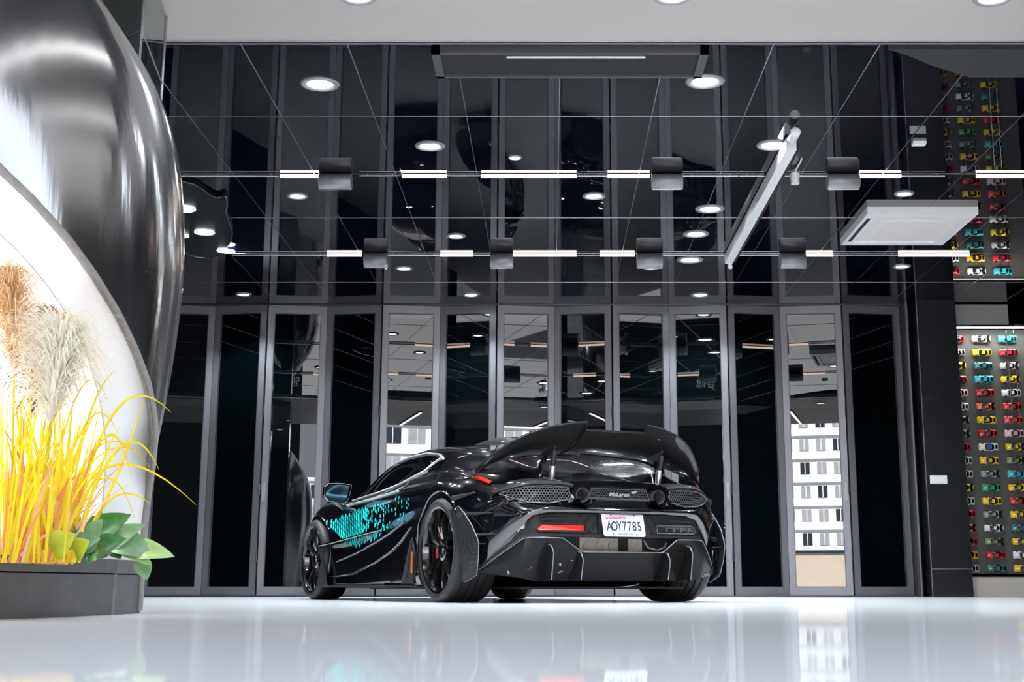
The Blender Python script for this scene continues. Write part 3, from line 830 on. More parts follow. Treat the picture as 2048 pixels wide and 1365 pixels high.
b.add(o1 + i1 + o2 + i2, [(k, (k + 1) % n, 2 * n + (k + 1) % n, 2 * n + k) for k in range(n)] + [(n + k, 3 * n + k, 3 * n + (k + 1) % n, n + (k + 1) % n) for k in range(n)]
      + [(2 * n + k, 2 * n + (k + 1) % n, 3 * n + (k + 1) % n, 3 * n + k) for k in range(n)] + [(k, n + k, n + (k + 1) % n, (k + 1) % n) for k in range(n)])
b.build('rim', M['planter'], pl)
b = MB(); b.prism([loc(inset(p, .061), .14) for p in outl], (0, 0, .035)); b.build('soil', M['soil'], pl)
b = MB(); sm = P4[2]; b.box(sm[0] - off[0] - .004, sm[0] - off[0] + .004, sm[1] - off[1] - .003, sm[1] - off[1] + .003, 0, .19)
b.tube([loc(P4[3], 0), loc(P4[3], .19)], .004, 6)
b.build('seam', M['trim_line'], pl)

# ---- grasses
rg = random.Random(3)
m_yel = mat('yellow grass blade', (.95, .66, .02), .5, noise_amt=.3, noise_scale=9)
m_org = mat('orange grass blade', (.75, .27, .08), .5, noise_amt=.3, noise_scale=9)
m_pink = mat('pale pink grass blade', (.80, .50, .42), .5, noise_amt=.2, noise_scale=9)
m_cream = mat('cream plume', (1.0, .93, .80), .8, noise_amt=.15, noise_scale=12)
m_plume_o = mat('orange cream plume', (.95, .62, .38), .8, noise_amt=.3, noise_scale=6)
m_brown = mat('brown plume', (.22, .13, .07), .8, noise_amt=.4, noise_scale=10)
m_leaf = mat('deep green leaf', (.035, .17, .04), .35, noise_amt=.9, noise_scale=38)
m_leaf2 = mat('pale green leaf', (.33, .50, .20), .35, noise_amt=.25, noise_scale=25)
m_leaf3 = mat('yellow green leaf', (.45, .47, .03), .4, noise_amt=.3, noise_scale=20)
m_leaf4 = mat('grey green leaf', (.16, .30, .16), .35, noise_amt=.5, noise_scale=30)

def thin(m, f):
    nt = m.node_tree; t = nt.nodes.new('ShaderNodeBsdfTranslucent'); x = nt.nodes.new('ShaderNodeMixShader'); p = nt.nodes['Principled BSDF']
    nt.links.new(p.inputs['Base Color'].links[0].from_socket, t.inputs['Color'])
    x.inputs[0].default_value = f; nt.links.new(p.outputs[0], x.inputs[1]); nt.links.new(t.outputs[0], x.inputs[2]); nt.links.new(x.outputs[0], nt.nodes['Material Output'].inputs['Surface'])
for m_ in (m_yel, m_org, m_pink, m_cream, m_plume_o): thin(m_, .5)
def blade(b, base, tip, lean, w0, seg=9):
    """flat tapering blade from base to tip, drooping by lean"""
    base = np.array(base); tip = np.array(tip)
    mid = (base + tip) / 2 + np.array([0, 0, lean])
    d = tip - base; h = np.array([d[1], -d[0], 0.0]); 
    hn = np.linalg.norm(h); h = h / hn if hn > 1e-4 else np.array([1., 0, 0])
    # face the blade across the path from the entrance
    h = np.array([.85, .35, 0.0]) * (1 if rg.random() < .8 else .6)
    P = []
    for i in range(seg + 1):
        t = i / seg
        c = (1 - t) ** 2 * base + 2 * t * (1 - t) * mid + t * t * tip
        wv = w0 * (1 - t ** 2.2) * (.65 + .9 * t * (1 - t)) + .0006
        P.append([c - h * wv, c + np.array([0.0, .0, wv * .25]), c + h * wv])
    b.grid(P)
def plume(b, base, top, rad, nst, fall, seed):
    r2 = random.Random(seed); base = np.array(base); top = np.array(top)
    for i in range(nst):
        t = r2.random() ** .8
        c = base * (1 - t) + top * t
        ang = r2.uniform(0, 2 * math.pi)
        env = 1.7 * rad * (math.sin(math.pi * min(1, (t * .86 + .10))) ** .7) * r2.uniform(.45, 1)
        outv = np.array([math.cos(ang), math.sin(ang), 0])
        ln = env * 1.15
        e = c + outv * env + np.array([0, 0, ln * r2.uniform(.2, .9)]); m = c + outv * env * .45 + np.array([0, 0, ln * .9])
        e[2] -= fall * env
        sd_ = np.array([-outv[1], outv[0], .3]); sd_ /= np.linalg.norm(sd_); wv = r2.uniform(.002, .0045)
        P = []
        for k in range(5):
            s = k / 4
            p = (1 - s) ** 2 * c + 2 * s * (1 - s) * m + s * s * e
            P.append([p - sd_ * wv * (1 - s * .8), p + sd_ * wv * (1 - s * .8)])
        b.grid(P)
Y0 = 4.55
def at(px, py, y=Y0): return aty(px, py, y)
pg = empty('pampas_grass', at(60, 1108, 4.7)); pgo = np.array(pg.location); pgo[2] = .175; pg.location = pgo
tag(pg, 'tall cream pampas grass plumes standing in the left planter', 'pampas grass')
plumes = [((28, 745), (15, 545), .11, 800, .3, m_plume_o, 1, 4.5, 'orange and cream plume'), ((62, 830), (92, 622), .12, 420, .8, m_brown, 2, 4.75, 'brown plume'),
          ((105, 835), (118, 640), .12, 700, .6, m_plume_o, 5, 4.62, 'peach plume'), ((100, 850), (132, 665), .14, 1300, .12, m_cream, 3, 4.45, 'large cream plume')]
for bs, tp, rad, n_, fall, m_, sd_, yy, lab in plumes:
    b = MB(); plume(b, at(*bs, yy) - pgo, at(*tp, yy) - pgo, rad, n_, fall, sd_)
    o = b.build('plume', m_, pg, recalc=False); o['label'] = lab
    b = MB(); b.tube([np.array([(sd_ - 2) * .03, (sd_ - 2) * .02, 0.0]), (at(*bs, yy) - pgo) * np.array([.8, .8, .5]), at(*bs, yy) - pgo, at(*tp, yy) - pgo - np.array([0, 0, .05])], [.005, .004, .004, .002], 6)
    b.build('stem', m_yel, pg, smooth=40)
og = empty('ornamental_grass', at(90, 1105, 4.6)); ogo = np.array(og.location); ogo[2] = .175; og.location = ogo
tag(og, 'clump of yellow and orange grass blades in the left planter', 'ornamental grass')
for m_, n_, nm in ((m_yel, 92, 'yellow_blades'), (m_org, 26, 'orange_blades'), (m_pink, 20, 'pink_blades')):
    b = MB()
    for i in range(n_):
        yy = rg.uniform(4.35, 4.8)
        bx = rg.uniform(-5, 150) if m_ is m_yel else rg.uniform(0, 130)
        base = at(bx, 1105, yy); base[2] = .17
        if m_ is m_yel: tx, ty = bx + rg.gauss(35, 55), rg.uniform(760, 960)
        elif m_ is m_org: tx, ty = bx + rg.gauss(30, 70), rg.uniform(800, 1000)
        else: tx, ty = bx + rg.gauss(60, 60), rg.uniform(880, 1010)
        tip = at(tx, ty, yy + rg.uniform(-.15, .15))
        blade(b, base - ogo, tip - ogo, rg.uniform(.05, .2), rg.uniform(.004, .0085))
    b.build(nm, m_, og, recalc=False, smooth=60)
b = MB()
for (bp, mid, tp) in (((120, 1090), (215, 935), (392, 1010)), ((140, 1090), (225, 830), (342, 825)), ((110, 1090), (190, 900), (300, 935)), ((150, 1090), (230, 960), (288, 800)), ((130, 1090), (170, 860), (232, 740)),
                      ((160, 1090), (220, 1000), (300, 1008)), ((100, 1090), (180, 930), (285, 905)), ((120, 1090), (205, 880), (262, 960)), ((90, 1090), (170, 850), (240, 880)), ((140, 1090), (235, 900), (318, 940)), ((110, 1090), (200, 960), (270, 1040)), ((80, 1090), (150, 800), (215, 800))):
    p0, p1, p2 = at(*bp, 4.7) - ogo, at(*mid, 4.65) - ogo, at(*tp, 4.7) - ogo; p0[2] = 0
    c1 = 2 * p1 - .5 * (p0 + p2)
    P = []
    for i in range(15):
        t = i / 14; c = (1 - t) ** 2 * p0 + 2 * t * (1 - t) * c1 + t * t * p2
        d = 2 * (1 - t) * (c1 - p0) + 2 * t * (p2 - c1); nrm = np.array([d[2], 0, -d[0]]); nrm /= np.linalg.norm(nrm) + 1e-9
        wv = (.0045 if bp[0] >= 120 else .0026) * (1 - t ** 3) + .0006
        P.append([c - nrm * wv, c + np.array([0, .003, 0]), c + nrm * wv])
    b.grid(P)
b.build('arching_blades', m_yel, og, recalc=False, smooth=60)

# ---- leafy plant
lp = empty('leafy_plant', (P4[2][0] - .12, P4[2][1] - .05, .175)); lpo = np.array(lp.location)
tag(lp, 'broad leaved green plant spilling over the planter corner', 'leafy plant')
def leaf(base, tip, wid, m_, fold=.25, curl=.0, yb=5.0, yt=4.95):
    wid *= 1.25
    b0 = at(*base, yb); t0 = at(*tip, yt)
    d = t0 - b0; L = np.linalg.norm(d); d /= L
    view = np.array([.25, -1, .35]); view /= np.linalg.norm(view)
    s = np.cross(d, view); s /= np.linalg.norm(s); nrm = np.cross(s, d)
    if nrm @ view < 0: nrm = -nrm
    P = []
    for i in range(13):
        t = i / 12
        wv = wid * (math.sin(math.pi * t ** .72) ** .8) * (1 if t < .98 else .0) + .0008
        c = b0 + d * L * t + nrm * (curl * math.sin(math.pi * t))
        P.append([c - s * wv + nrm * wv * fold, c - s * wv * .5 + nrm * wv * fold * .75, c, c + s * wv * .5 + nrm * wv * fold * .75, c + s * wv + nrm * wv * fold])
    P = np.array(P) - lpo
    bb = MB(); bb.slab(P, -nrm * .0012)
    return bb.build('leaf', m_, lp, smooth=60)
for a_ in (((105, 1106), (150, 1068), .038, m_leaf3, .3, .015, 4.42, 4.40), ((150, 1108), (178, 1082), .030, m_leaf3, .3, .01, 4.45, 4.42), ((140, 1100), (118, 1030), .026, m_leaf, .25, .02, 4.5, 4.6),
           ((165, 1100), (205, 1040), .034, m_leaf4, .2, .02, 4.6, 4.55), ((150, 1102), (200, 1078), .030, m_leaf4, .25, .02, 4.5, 4.45), ((190, 1106), (252, 1078), .030, m_leaf, .25, .02, 4.7, 4.65),
           ((150, 1095), (262, 1030), .045, m_leaf, .2, .02), ((140, 1060), (160, 1022), .03, m_leaf, .2, .01), ((110, 1105), (125, 1020), .028, m_leaf, .3, .01), ((170, 1105), (120, 1050), .05, m_leaf, .2, .02),
           ((150, 1110), (180, 1050), .04, m_leaf4, .2, .02), ((100, 1108), (118, 1072), .04, m_leaf3, .3, .01), ((130, 1112), (172, 1090), .035, m_leaf3, .3, .015),
           ((190, 1110), (290, 1050), .035, m_leaf4, .25, .03), ((215, 1080), (310, 1115), .04, m_leaf4, .3, .03), ((230, 1100), (240, 1118), .03, m_leaf, .2, .01),
           ((255, 1105), (349, 1114), .030, m_leaf2, .35, .03), ((245, 1090), (300, 1130), .03, m_leaf2, .3, .02), ((280, 1118), (294, 1160), .024, m_leaf4, .2, .0), ((175, 1110), (225, 1100), .04, m_leaf, .25, .02)):
    leaf(*a_)
b = MB()
for k in range(7):
    a_ = k * .9; b.tube([(0, 0, 0), (.05 * math.cos(a_), .03 * math.sin(a_), .06), (.10 * math.cos(a_), .06 * math.sin(a_), .10)], .004, 6)
b.build('stems', m_leaf, lp, smooth=40)
# ================================================================== THE SPORTS CAR
CO = np.array([0.124, 9.898, 0.0])
fwd = np.array([-.4484, .8938]); CANG = math.atan2(fwd[1], fwd[0])
car = empty('sports_car', CO, CANG)
tag(car, 'gloss black sports car with turquoise door pattern and large rear wing', 'car')
# local axes: x forward, y left, z up; rear axle at x = 0, front axle at x = 2.70
WB = 2.70
US = [-.64, -.60, -.47, -.32, -.12, .12, .45, .80, 1.30, 1.90, 2.30, 2.70, 3.10, 3.42, 3.60]
TAB = {  # (y, z) rows over US
 'c1': ([.52, .58, .70, .78, .82, .84, .86, .87, .87, .87, .86, .82, .78, .68, .50], [.24, .23, .21, .18, .14, .11, .10, .10, .10, .10, .10, .11, .12, .14, .20]),
 'c2': ([.58, .66, .83, .92, .955, .955, .945, .935, .925, .925, .925, .94, .90, .78, .58], [.28, .26, .24, .21, .16, .13, .12, .115, .115, .115, .12, .13, .15, .18, .24]),
 'c3': ([.62, .69, .855, .94, .97, .965, .945, .93, .915, .91, .92, .955, .91, .79, .60], [.36, .35, .34, .34, .34, .36, .40, .36, .27, .20, .20, .28, .28, .28, .30]),
 'c4': ([.64, .71, .865, .945, .975, .972, .948, .928, .908, .905, .917, .960, .91, .77, .58], [.47, .47, .47, .47, .48, .50, .52, .50, .42, .33, .34, .42, .38, .36, .36]),
 'c5': ([.64, .71, .865, .945, .97, .962, .925, .893, .872, .870, .895, .955, .88, .73, .55], [.57, .57, .57, .58, .59, .60, .62, .60, .56, .50, .50, .56, .48, .43, .40]),
 'c6': ([.62, .69, .82, .905, .945, .940, .918, .892, .868, .862, .882, .925, .84, .69, .50], [.655, .66, .67, .69, .71, .725, .735, .735, .725, .705, .70, .70, .59, .49, .44]),
 'c7': ([.56, .62, .74, .83, .86, .845, .82, .80, .79, .785, .80, .83, .76, .61, .44], [.69, .70, .73, .77, .80, .835, .855, .855, .815, .77, .765, .775, .675, .55, .46]),
 'c7b': ([.48, .53, .62, .69, .72, .745, .765, .77, .765, .755, .73, .71, .62, .49, .36], [.705, .72, .755, .80, .835, .875, .905, .89, .83, .785, .775, .77, .68, .565, .47]),
 'c8': ([.40, .43, .48, .53, .57, .59, .61, .615, .61, .60, .56, .48, .43, .36, .26], [.715, .735, .785, .855, .93, .985, 1.03, 1.06, 1.075, 1.02, .935, .765, .69, .57, .475]),
 'c9': ([.22, .24, .26, .28, .30, .30, .30, .30, .30, .30, .29, .26, .22, .18, .13], [.70, .72, .77, .845, .93, 1.01, 1.075, 1.115, 1.13, 1.075, .985, .78, .68, .575, .48]),
}
keys = ['c1', 'c2', 'c3', 'c4', 'c5', 'c6', 'c7', 'c7b', 'c8', 'c9']
uu = np.concatenate([np.linspace(-.64, -.3, 14), np.linspace(-.27, 3.05, 90), np.linspace(3.08, 3.60, 18)])
rowsP = []
for u in uu:
    ys = [0.0]; zs = [float(cr(US, TAB['c1'][1], u))]
    for k in keys:
        ys.append(float(cr(US, TAB[k][0], u))); zs.append(float(cr(US, TAB[k][1], u)))
    ys.append(0.0); zs.append(zs[-1] + .012)
    # smooth around the section
    pts = np.array([ys, zs]).T
    s = np.arange(len(pts)); ss = np.concatenate([np.linspace(0, 1, 3)[:-1], np.linspace(1, len(pts) - 1, 64)])
    yy = cr(s, pts[:, 0], ss); zz = cr(s, pts[:, 1], ss)
    half = np.array([np.full_like(yy, u), np.maximum(yy, 0), zz]).T
    half[0, 1] = 0; half[-1, 1] = 0
    mir = half[::-1][1:-1] * np.array([1, -1, 1])
    rowsP.append(np.concatenate([half, mir]))
b = MB(); b.grid(np.array(rowsP), closed_v=True)
n_ = len(rowsP[0])
b.add(rowsP[0], [list(range(n_))]); b.add(rowsP[-1], [list(range(n_))])
body = b.build('body', [M['gloss_black'], M['black_void']], None, smooth=True)
dg = bpy.context.evaluated_depsgraph_get()
BV = BVHTree.FromObject(body, dg)
def side(u, z, off=.004, frm=2.0):
    h = BV.ray_cast(Vector((u, frm, z)), Vector((0, -1 if frm > 0 else 1, 0)))
    if h[0] is None: 
        p, n, i, d = BV.find_nearest(Vector((u, .9 if frm > 0 else -.9, z)))
        return np.array(p + n * off)
    return np.array(h[0] + h[1] * off)
# wheel arches
RW, FWR = .336, .319
cb = MB(); cb.cur = 1
for x, zc, r, vi in ((0, .336, .372, .60), (WB, .319, .356, .62)):
    for s in (-1, 1):
        cb.lathe([(s * vi, .001), (s * vi, r), (s * 1.25, r), (s * 1.25, .001)], (x, 0, zc), 'y', 64)
cut = cb.build('cutter', [M['gloss_black'], M['black_void']])
boolean_cut(body, cut)
body.data.polygons.foreach_set('use_smooth', [True] * len(body.data.polygons))
body.data.set_sharp_from_angle(angle=math.radians(38))
body.parent = car

def strip_side(name, low, up, material, off=.004, th=.004, nt=24, ns=8, mirror=True, us=None):
    """panel lying on the flank between two (x, z) curves"""
    low = resample(np.array([(a, 0, c) for a, c in low], float), nt); up = resample(np.array([(a, 0, c) for a, c in up], float), nt)
    for s in ((1, -1) if mirror else (1,)):
        P = []
        for a, c in zip(low, up):
            P.append([side(a[0] * (1 - t) + c[0] * t, a[2] * (1 - t) + c[2] * t, off, 2.0 * s) for t in np.linspace(0, 1, ns)])
        b = MB(); b.slab(P, (0, s * th, 0)); yield b.build(name, material, car, smooth=50)
def line_side(name, pts, r, material, off=.002, n=40, mirror=True, rz=None):
    P = resample(np.array([(a, 0, c) for a, c in pts], float), n)
    for s in ((1, -1) if mirror else (1,)):
        b = MB(); b.tube([side(p[0], p[2], off, 2.0 * s) for p in P], r, 6, rz=rz); yield b.build(name, material, car, smooth=60)

# side windows and their black trim, its highlights put in as pale colour
wl = [(2.44, .782), (2.10, .791), (1.644, .807), (1.216, .838), (.915, .873), (.741, .896)]
wu = [(2.46, .795), (2.15, .89), (1.80, .985), (1.45, 1.045), (1.00, 1.045), (.70, 1.012), (.60, .985)]
list(strip_side('side_window', wl, wu, M['car_glass'], .003, .003, 30, 10))
list(line_side('window_trim', wl + [(.66, .945), (.58, .988)], .010, M['trim_bright'], .004, 50))
list(line_side('roof_trim', [(1.72, 1.02), (1.45, 1.05), (1.00, 1.052), (.70, 1.018), (.58, .988)], .010, M['trim_bright'], .004, 30))
list(strip_side('quarter_window', [(.68, .90), (.46, .90)], [(.56, .975), (.50, .97)], M['car_glass'], .003, .003, 6, 6))
list(line_side('belt_trim', [(2.14, .727), (1.783, .742), (1.338, .760), (1.024, .775)], .009, M['trim_bright'], .005, 40))
# windscreen across the front of the roof
P = []
for t in np.linspace(-.9, .9, 17):
    row = []
    for k in range(9):
        f = k / 8; u = 2.55 - f * .75; v = t * .56
        h = BV.ray_cast(Vector((u, v, 2)), Vector((0, 0, -1)))
        row.append(np.array(h[0] + h[1] * .004))
    P.append(row)
b = MB(); b.slab(P, (0.002, 0, .003)); b.build('windscreen', M['car_glass'], car, smooth=50)
# roof scoop
P = []
for u in np.linspace(1.50, .42, 22):
    t = (1.5 - u) / 1.08; hgt = .075 * math.sin(math.pi * min(1, t * .9 + .06)) ** .7; wd = .20 - .05 * t; row = []
    for a in np.linspace(-1, 1, 13):
        zb = BV.ray_cast(Vector((u, a * wd, 2)), Vector((0, 0, -1)))[0][2]
        row.append((u, a * wd, zb - .008 + hgt * (1 - abs(a) ** 2.6)))
    P.append(row)
b = MB(); b.grid(P); b.build('roof_scoop', M['carbon'], car, smooth=60)
for k, a in enumerate((-.3, .0, .3)):
    b = MB(); b.prism([(.44, a * .3 - .035, 1.085), (.44, a * .3 + .035, 1.085), (.44, a * .3 + .028, 1.108), (.44, a * .3 - .028, 1.108)], (.06, 0, .004)); b.build('scoop_outlet', M['black_void'], car)

# --- door: turquoise scales
rs = random.Random(11)
def inside(u, z):
    top = np.interp(u, [.75, 1.3, 1.9, 2.15, 2.3, 2.42], [.735, .715, .675, .655, .62, .615])
    bot = np.interp(u, [.62, .80, 1.3, 1.75, 2.05, 2.3, 2.42], [.64, .545, .455, .40, .43, .52, .60])
    return bot < z < top
b = MB(); b2 = MB()
du, dz = .046, .036
for i in range(48):
    for j in range(16):
        u = 2.46 - i * du * .84; z = .37 + j * dz + (dz / 2 if i % 2 else 0)
        z += (2.2 - u) * .05
        if not inside(u, z): continue
        dens = np.clip((u - .62) / 1.25, 0, 1)
        if u < 1.85 and rs.random() > .22 + .74 * dens ** 1.9: continue
        sz = np.interp(u, [.6, 1.0, 1.5, 1.8, 2.4], [.55, .66, .85, .99, 1.0]) * rs.uniform(.85, 1.05)
        hw, hh = du * .42 * min(.90, sz * .84), dz * .5 * min(.92, sz * 1.06)
        ps = [(u - hw * .55, z - hh), (u + hw * .55, z - hh), (u + hw, z), (u + hw * .55, z + hh), (u - hw * .55, z + hh), (u - hw, z)]
        q = [side(a, c, .0035) for a, c in ps]
        (b if (rs.random() < .8) else b2).add(q, [list(range(6))])
o = b.build('door_decal', M['teal'], car, recalc=False); o['label'] = 'turquoise hexagon scales on the left door'; o['kind'] = 'stuff'
o = b2.build('door_decal', mat('dark turquoise decal film', (.01, .50, .50), .6, ior=1.2), car, recalc=False); o['label'] = 'darker turquoise scales on the left door'; o['kind'] = 'stuff'
# door cut and creases
list(line_side('door_seam', [(.98, .80), (1.00, .74), (.96, .66)], .0025, M['black_void'], .001, 16))
list(line_side('flank_crease', [(2.20, .295), (1.80, .345), (1.30, .425), (.95, .485), (.70, .545)], .0065, M['gloss_black'], .003, 40))
list(line_side('lower_crease', [(2.33, .175), (1.80, .20), (1.30, .275), (.95, .345), (.72, .415), (.52, .50)], .0075, M['gloss_black'], .003, 40))
# blade across the door and front skirt
for s in (1, -1):
    P = []
    for u, z, y in ((2.47, .424, .985), (2.2, .442, .955), (1.8, .472, .93), (1.45, .50, .905), (1.22, .515, .885)):
        w_ = np.interp(u, [1.22, 1.6, 2.47], [.005, .05, .05])
        P.append([(u, s * (y - w_ * 1.6), z - .004), (u, s * (y - .004), z), (u, s * y, z + .006)])
    b = MB(); b.slab(P, (0, 0, -.008)); b.build('door_blade', M['gloss_black'], car, smooth=30)
    # front arch side plate
    b = MB(); b.prism([(2.50, s * .962, .43), (2.44, s * .955, .40), (2.31, s * .955, .15), (2.27, s * .955, .105), (2.50, s * .965, .105), (2.44, s * .965, .20), (2.40, s * .965, .30)], (0, s * .015, 0)); b.build('arch_skirt', M['carbon_grey'], car)
    # sill blade
    P = [[(u, s * .80, .090), (u, s * .93, .094), (u, s * np.interp(u, [.35, .8, 2.2, 2.45], [.955, .985, .985, .965]), .098)] for u in np.linspace(.38, 2.45, 20)]
    b = MB(); b.slab(P, (0, 0, .014)); b.build('side_skirt', M['carbon_grey'], car)
    # rear intake panel and vent
    b = MB(); b.prism([(.46, s * .955, .43), (.50, s * .956, .40), (.66, s * .95, .12), (.42, s * .95, .12), (.385, s * .955, .30)], (0, s * .006, 0)); b.build('intake_panel', M['satin_black'], car)
    b = MB(); b.prism([(.475, s * .961, .37), (.50, s * .961, .345), (.60, s * .957, .13), (.43, s * .957, .13), (.41, s * .96, .30)], (0, s * .004, 0)); b.build('side_vent', M['carbon_grey'], car)
    b = MB(); b.prism([(.47, s * .965, .33), (.49, s * .965, .33), (.555, s * .962, .16), (.53, s * .962, .16)], (0, s * .003, 0)); b.build('vent_slot', M['black_void'], car)
    b = MB(); b.prism([(.405, s * .975, .33), (.418, s * .976, .33), (.43, s * .972, .19), (.412, s * .971, .19)], (0, s * .006, 0)); b.build('side_marker', M['orange_lens'], car)
list(strip_side('lower_door_panel', [(1.05, .16), (.85, .125), (.66, .125)], [(1.00, .185), (.78, .24), (.60, .35)], M['gloss_black'], .004, .004, 10, 5))

# --- wheels
def wheel(x, zc, R, rr, wd, s, name_lab):
    wt = empty('wheel', (x, s * .97, zc)); wt.parent = car; wt['label'] = name_lab
    i = lambda d: -s * d       # inward
    w_ = wd
    prof = [(i(.014), rr), (i(.002), rr + .012), (i(.0), (R + rr) / 2), (i(.012), R - .012), (i(.028), R - .002)]
    for g in (.08, .13, .18, .23):
        if g < w_ - .03: prof += [(i(g - .006), R), (i(g - .005), R - .008), (i(g + .005), R - .008), (i(g + .006), R)]
    prof += [(i(w_ - .028), R - .002), (i(w_ - .008), R - .014), (i(w_), (R + rr) / 2), (i(w_ - .014), rr)]
    b = MB(); b.lathe(prof, (0, 0, 0), 'y', 72)
    # tread blocks
    for k in range(72):
        a = 2 * math.pi * k / 72
        for g0, g1, sk in ((.03, .072, .06), (.088, .122, -.03), (.138, .172, .03), (.188, .222, -.05)):
            if g1 > w_ - .02: continue
            q = [(i(g0), a), (i(g1), a + sk), (i(g1), a + sk + .018), (i(g0), a + .018)]
            r0 = R + .0015
            b.add([((r0) * math.cos(t), y, r0 * math.sin(t)) for y, t in q], [(0, 1, 2, 3)])
    b.build('tyre', M['rubber'], wt, smooth=40)
    b = MB(); b.lathe([(i(.010), rr + .002), (i(.006), rr), (i(.010), rr - .012), (i(.03), rr - .020), (i(.06), rr - .028), (i(w_ * .6), rr - .045), (i(w_ - .02), rr - .02), (i(w_ - .014), rr)], (0, 0, 0), 'y', 72)
    b.build('rim', M['rim_black'], wt, smooth=40)
    b = MB()
    for k in range(5):
        for dd in (-.20, .20):
            a0 = 2 * math.pi * k / 5 + .35; a1 = a0 + dd + (.10 if dd > 0 else -.02)
            P = []
            for t in np.linspace(0, 1, 7):
                r = .045 + (rr - .022 - .045) * t; a = a0 + (a1 - a0) * t ** .8 + (.05 if dd > 0 else -.05) * (1 - t)
                dep = .055 - .035 * t - .018 * math.sin(math.pi * t)
                hw = .019 - .006 * t
                ta = np.array([-math.sin(a), 0, math.cos(a)]); c = np.array([r * math.cos(a), i(dep), r * math.sin(a)])
                P.append([c - ta * hw + np.array([0, i(.03), 0]), c - ta * hw * .55, c + ta * hw * .55, c + ta * hw + np.array([0, i(.03), 0])])
            b.slab(P, (0, i(.012), 0))
    b.build('spokes', M['rim_black'], wt, smooth=35)
    b = MB(); b.lathe([(i(.10), .075), (i(.045), .07), (i(.038), .055), (i(.042), .036), (i(.030), .032), (i(.028), 0)], (0, 0, 0), 'y', 30); b.build('hub', M['rim_black'], wt, smooth=40)
    b = MB()
    for k in range(5):
        a = 2 * math.pi * k / 5; b.lathe([(i(.045), .009), (i(.036), .009), (i(.036), 0)], (.05 * math.cos(a), 0, .05 * math.sin(a)), 'y', 8)
    b.build('wheel_bolts', M['disc'], wt, smooth=40)
    b = MB(); b.lathe([(i(.115), .09), (i(.115), .195), (i(.135), .195), (i(.135), .09), (i(.115), .09)], (0, 0, 0), 'y', 48); b.build('brake_disc', M['disc'], wt, smooth=40)
    b = MB(); b.lathe([(i(.085), .115), (i(.080), .13), (i(.080), .20), (i(.09), .212), (i(.15), .212), (i(.15), .115), (i(.085), .115)], (0, 0, 0), 'y', 14, math.radians(-32), math.radians(40)); o = b.build('brake_caliper', M['red_caliper'], wt, smooth=40); o['label'] = 'red brake caliper'
    b = MB(); b.lathe([(i(.15), .001), (i(.15), rr - .05)], (0, 0, 0), 'y', 40); b.build('back_plate', M['black_void'], wt)
for (x, zc, R, rr, wd, nm) in ((0, RW, .336, .277, .31, 'rear'), (WB, FWR, .319, .264, .25, 'front')):
    for s in (1, -1): wheel(x, zc, R, rr, wd, s, ('left ' if s > 0 else 'right ') + nm + ' wheel')
    # arch lip
    for s in (1, -1):
        P = []
        rl = (.372 if x == 0 else .356)
        for a in np.linspace(math.radians(-18), math.radians(198), 60):
            px_, pz_ = x + rl * math.cos(a), zc + rl * math.sin(a)
            if pz_ < .13: continue
            p = side(px_ + .004 * math.cos(a), pz_ + .004 * math.sin(a), .003, 2.0 * s)
            P.append(p)
        b = MB(); b.tube(P, .008, 6); b.build('arch_lip', M['gloss_black'], car, smooth=60)

# --- door mirror
for s in (1, -1):
    prof = []
    MO = np.array([1.97, s * 1.00, .81])
    shape = [(-.105, .045), (-.075, .072), (0, .078), (.075, .074), (.112, .066), (.108, .03), (.085, -.05), (.055, -.078), (0, -.072), (-.07, -.06), (-.105, -.02)]   # (outboard- , up)
    P = []
    for t, k in ((0, 1.0), (.02, 1.03), (.06, .97), (.10, .80), (.135, .5), (.15, .15)):
        P.append([MO + np.array([t, -s * a * k, c * k]) for a, c in shape])
    b = MB(); b.grid(P, closed_v=True); b.add(P[-1], [list(range(len(shape)))]); mh = b.build('door_mirror', M['gloss_black'], car, smooth=50)
    b = MB(); b.add([MO + np.array([.006, -s * a * .88, c * .88]) for a, c in shape], [list(range(len(shape)))]); b.build('mirror_glass', M['mirror_glass'], mh)
    b = MB(); q = [MO + np.array([-.001, -s * a * 1.0, c * 1.0]) for a, c in shape]; b.tube(q + [q[0]], .0024, 6, caps=False); b.build('mirror_rim', M['mesh'], mh, smooth=60)
    b = MB(); b.tube([MO + np.array([.06, -s * .01, -.06]), MO + np.array([.05, -s * .06, -.11]), MO + np.array([.08, -s * .22, -.125])], [.022, .017, .022], 8); b.build('mirror_arm', M['gloss_black'], mh, smooth=60)

# --- rear end
def RU(v):
    return float(np.interp(abs(v), [0, .30, .565, .67, .76, .82, .87], [-.755, -.738, -.695, -.640, -.56, -.50, -.44]))
def rear_strip(name, material, vs, bot, top, du0, du1, th, parent=car, bulge=0.0, nz=7, label=None):
    P = []
    for v in vs:
        zb, zt_ = bot(abs(v)), top(abs(v)); row = []
        for t in np.linspace(0, 1, nz):
            d0 = du0(abs(v)) if callable(du0) else du0
            row.append((RU(v) + d0 * (1 - t) + du1 * t - bulge * math.sin(math.pi * t), v, zb * (1 - t) + zt_ * t))
        P.append(row)
    b = MB(); b.slab(P, (th, 0, 0)); o = b.build(name, material, parent, smooth=40)
    if label: o['label'] = label
    return o
V_ = np.linspace(-.87, .87, 59)
ip = lambda xs, ys: (lambda v: float(np.interp(v, xs, ys)))
shelf = ip([0, .36, .5, .66, .76, .87], [.598, .602, .605, .612, .64, .70])
bump_low = ip([0, .52, .60, .64, .70, .78, .87], [.548, .545, .527, .485, .428, .325, .226])
rear_strip('rear_bumper', M['gloss_black'], V_, bump_low, shelf, .0, .012, .10, bulge=.028, nz=12)
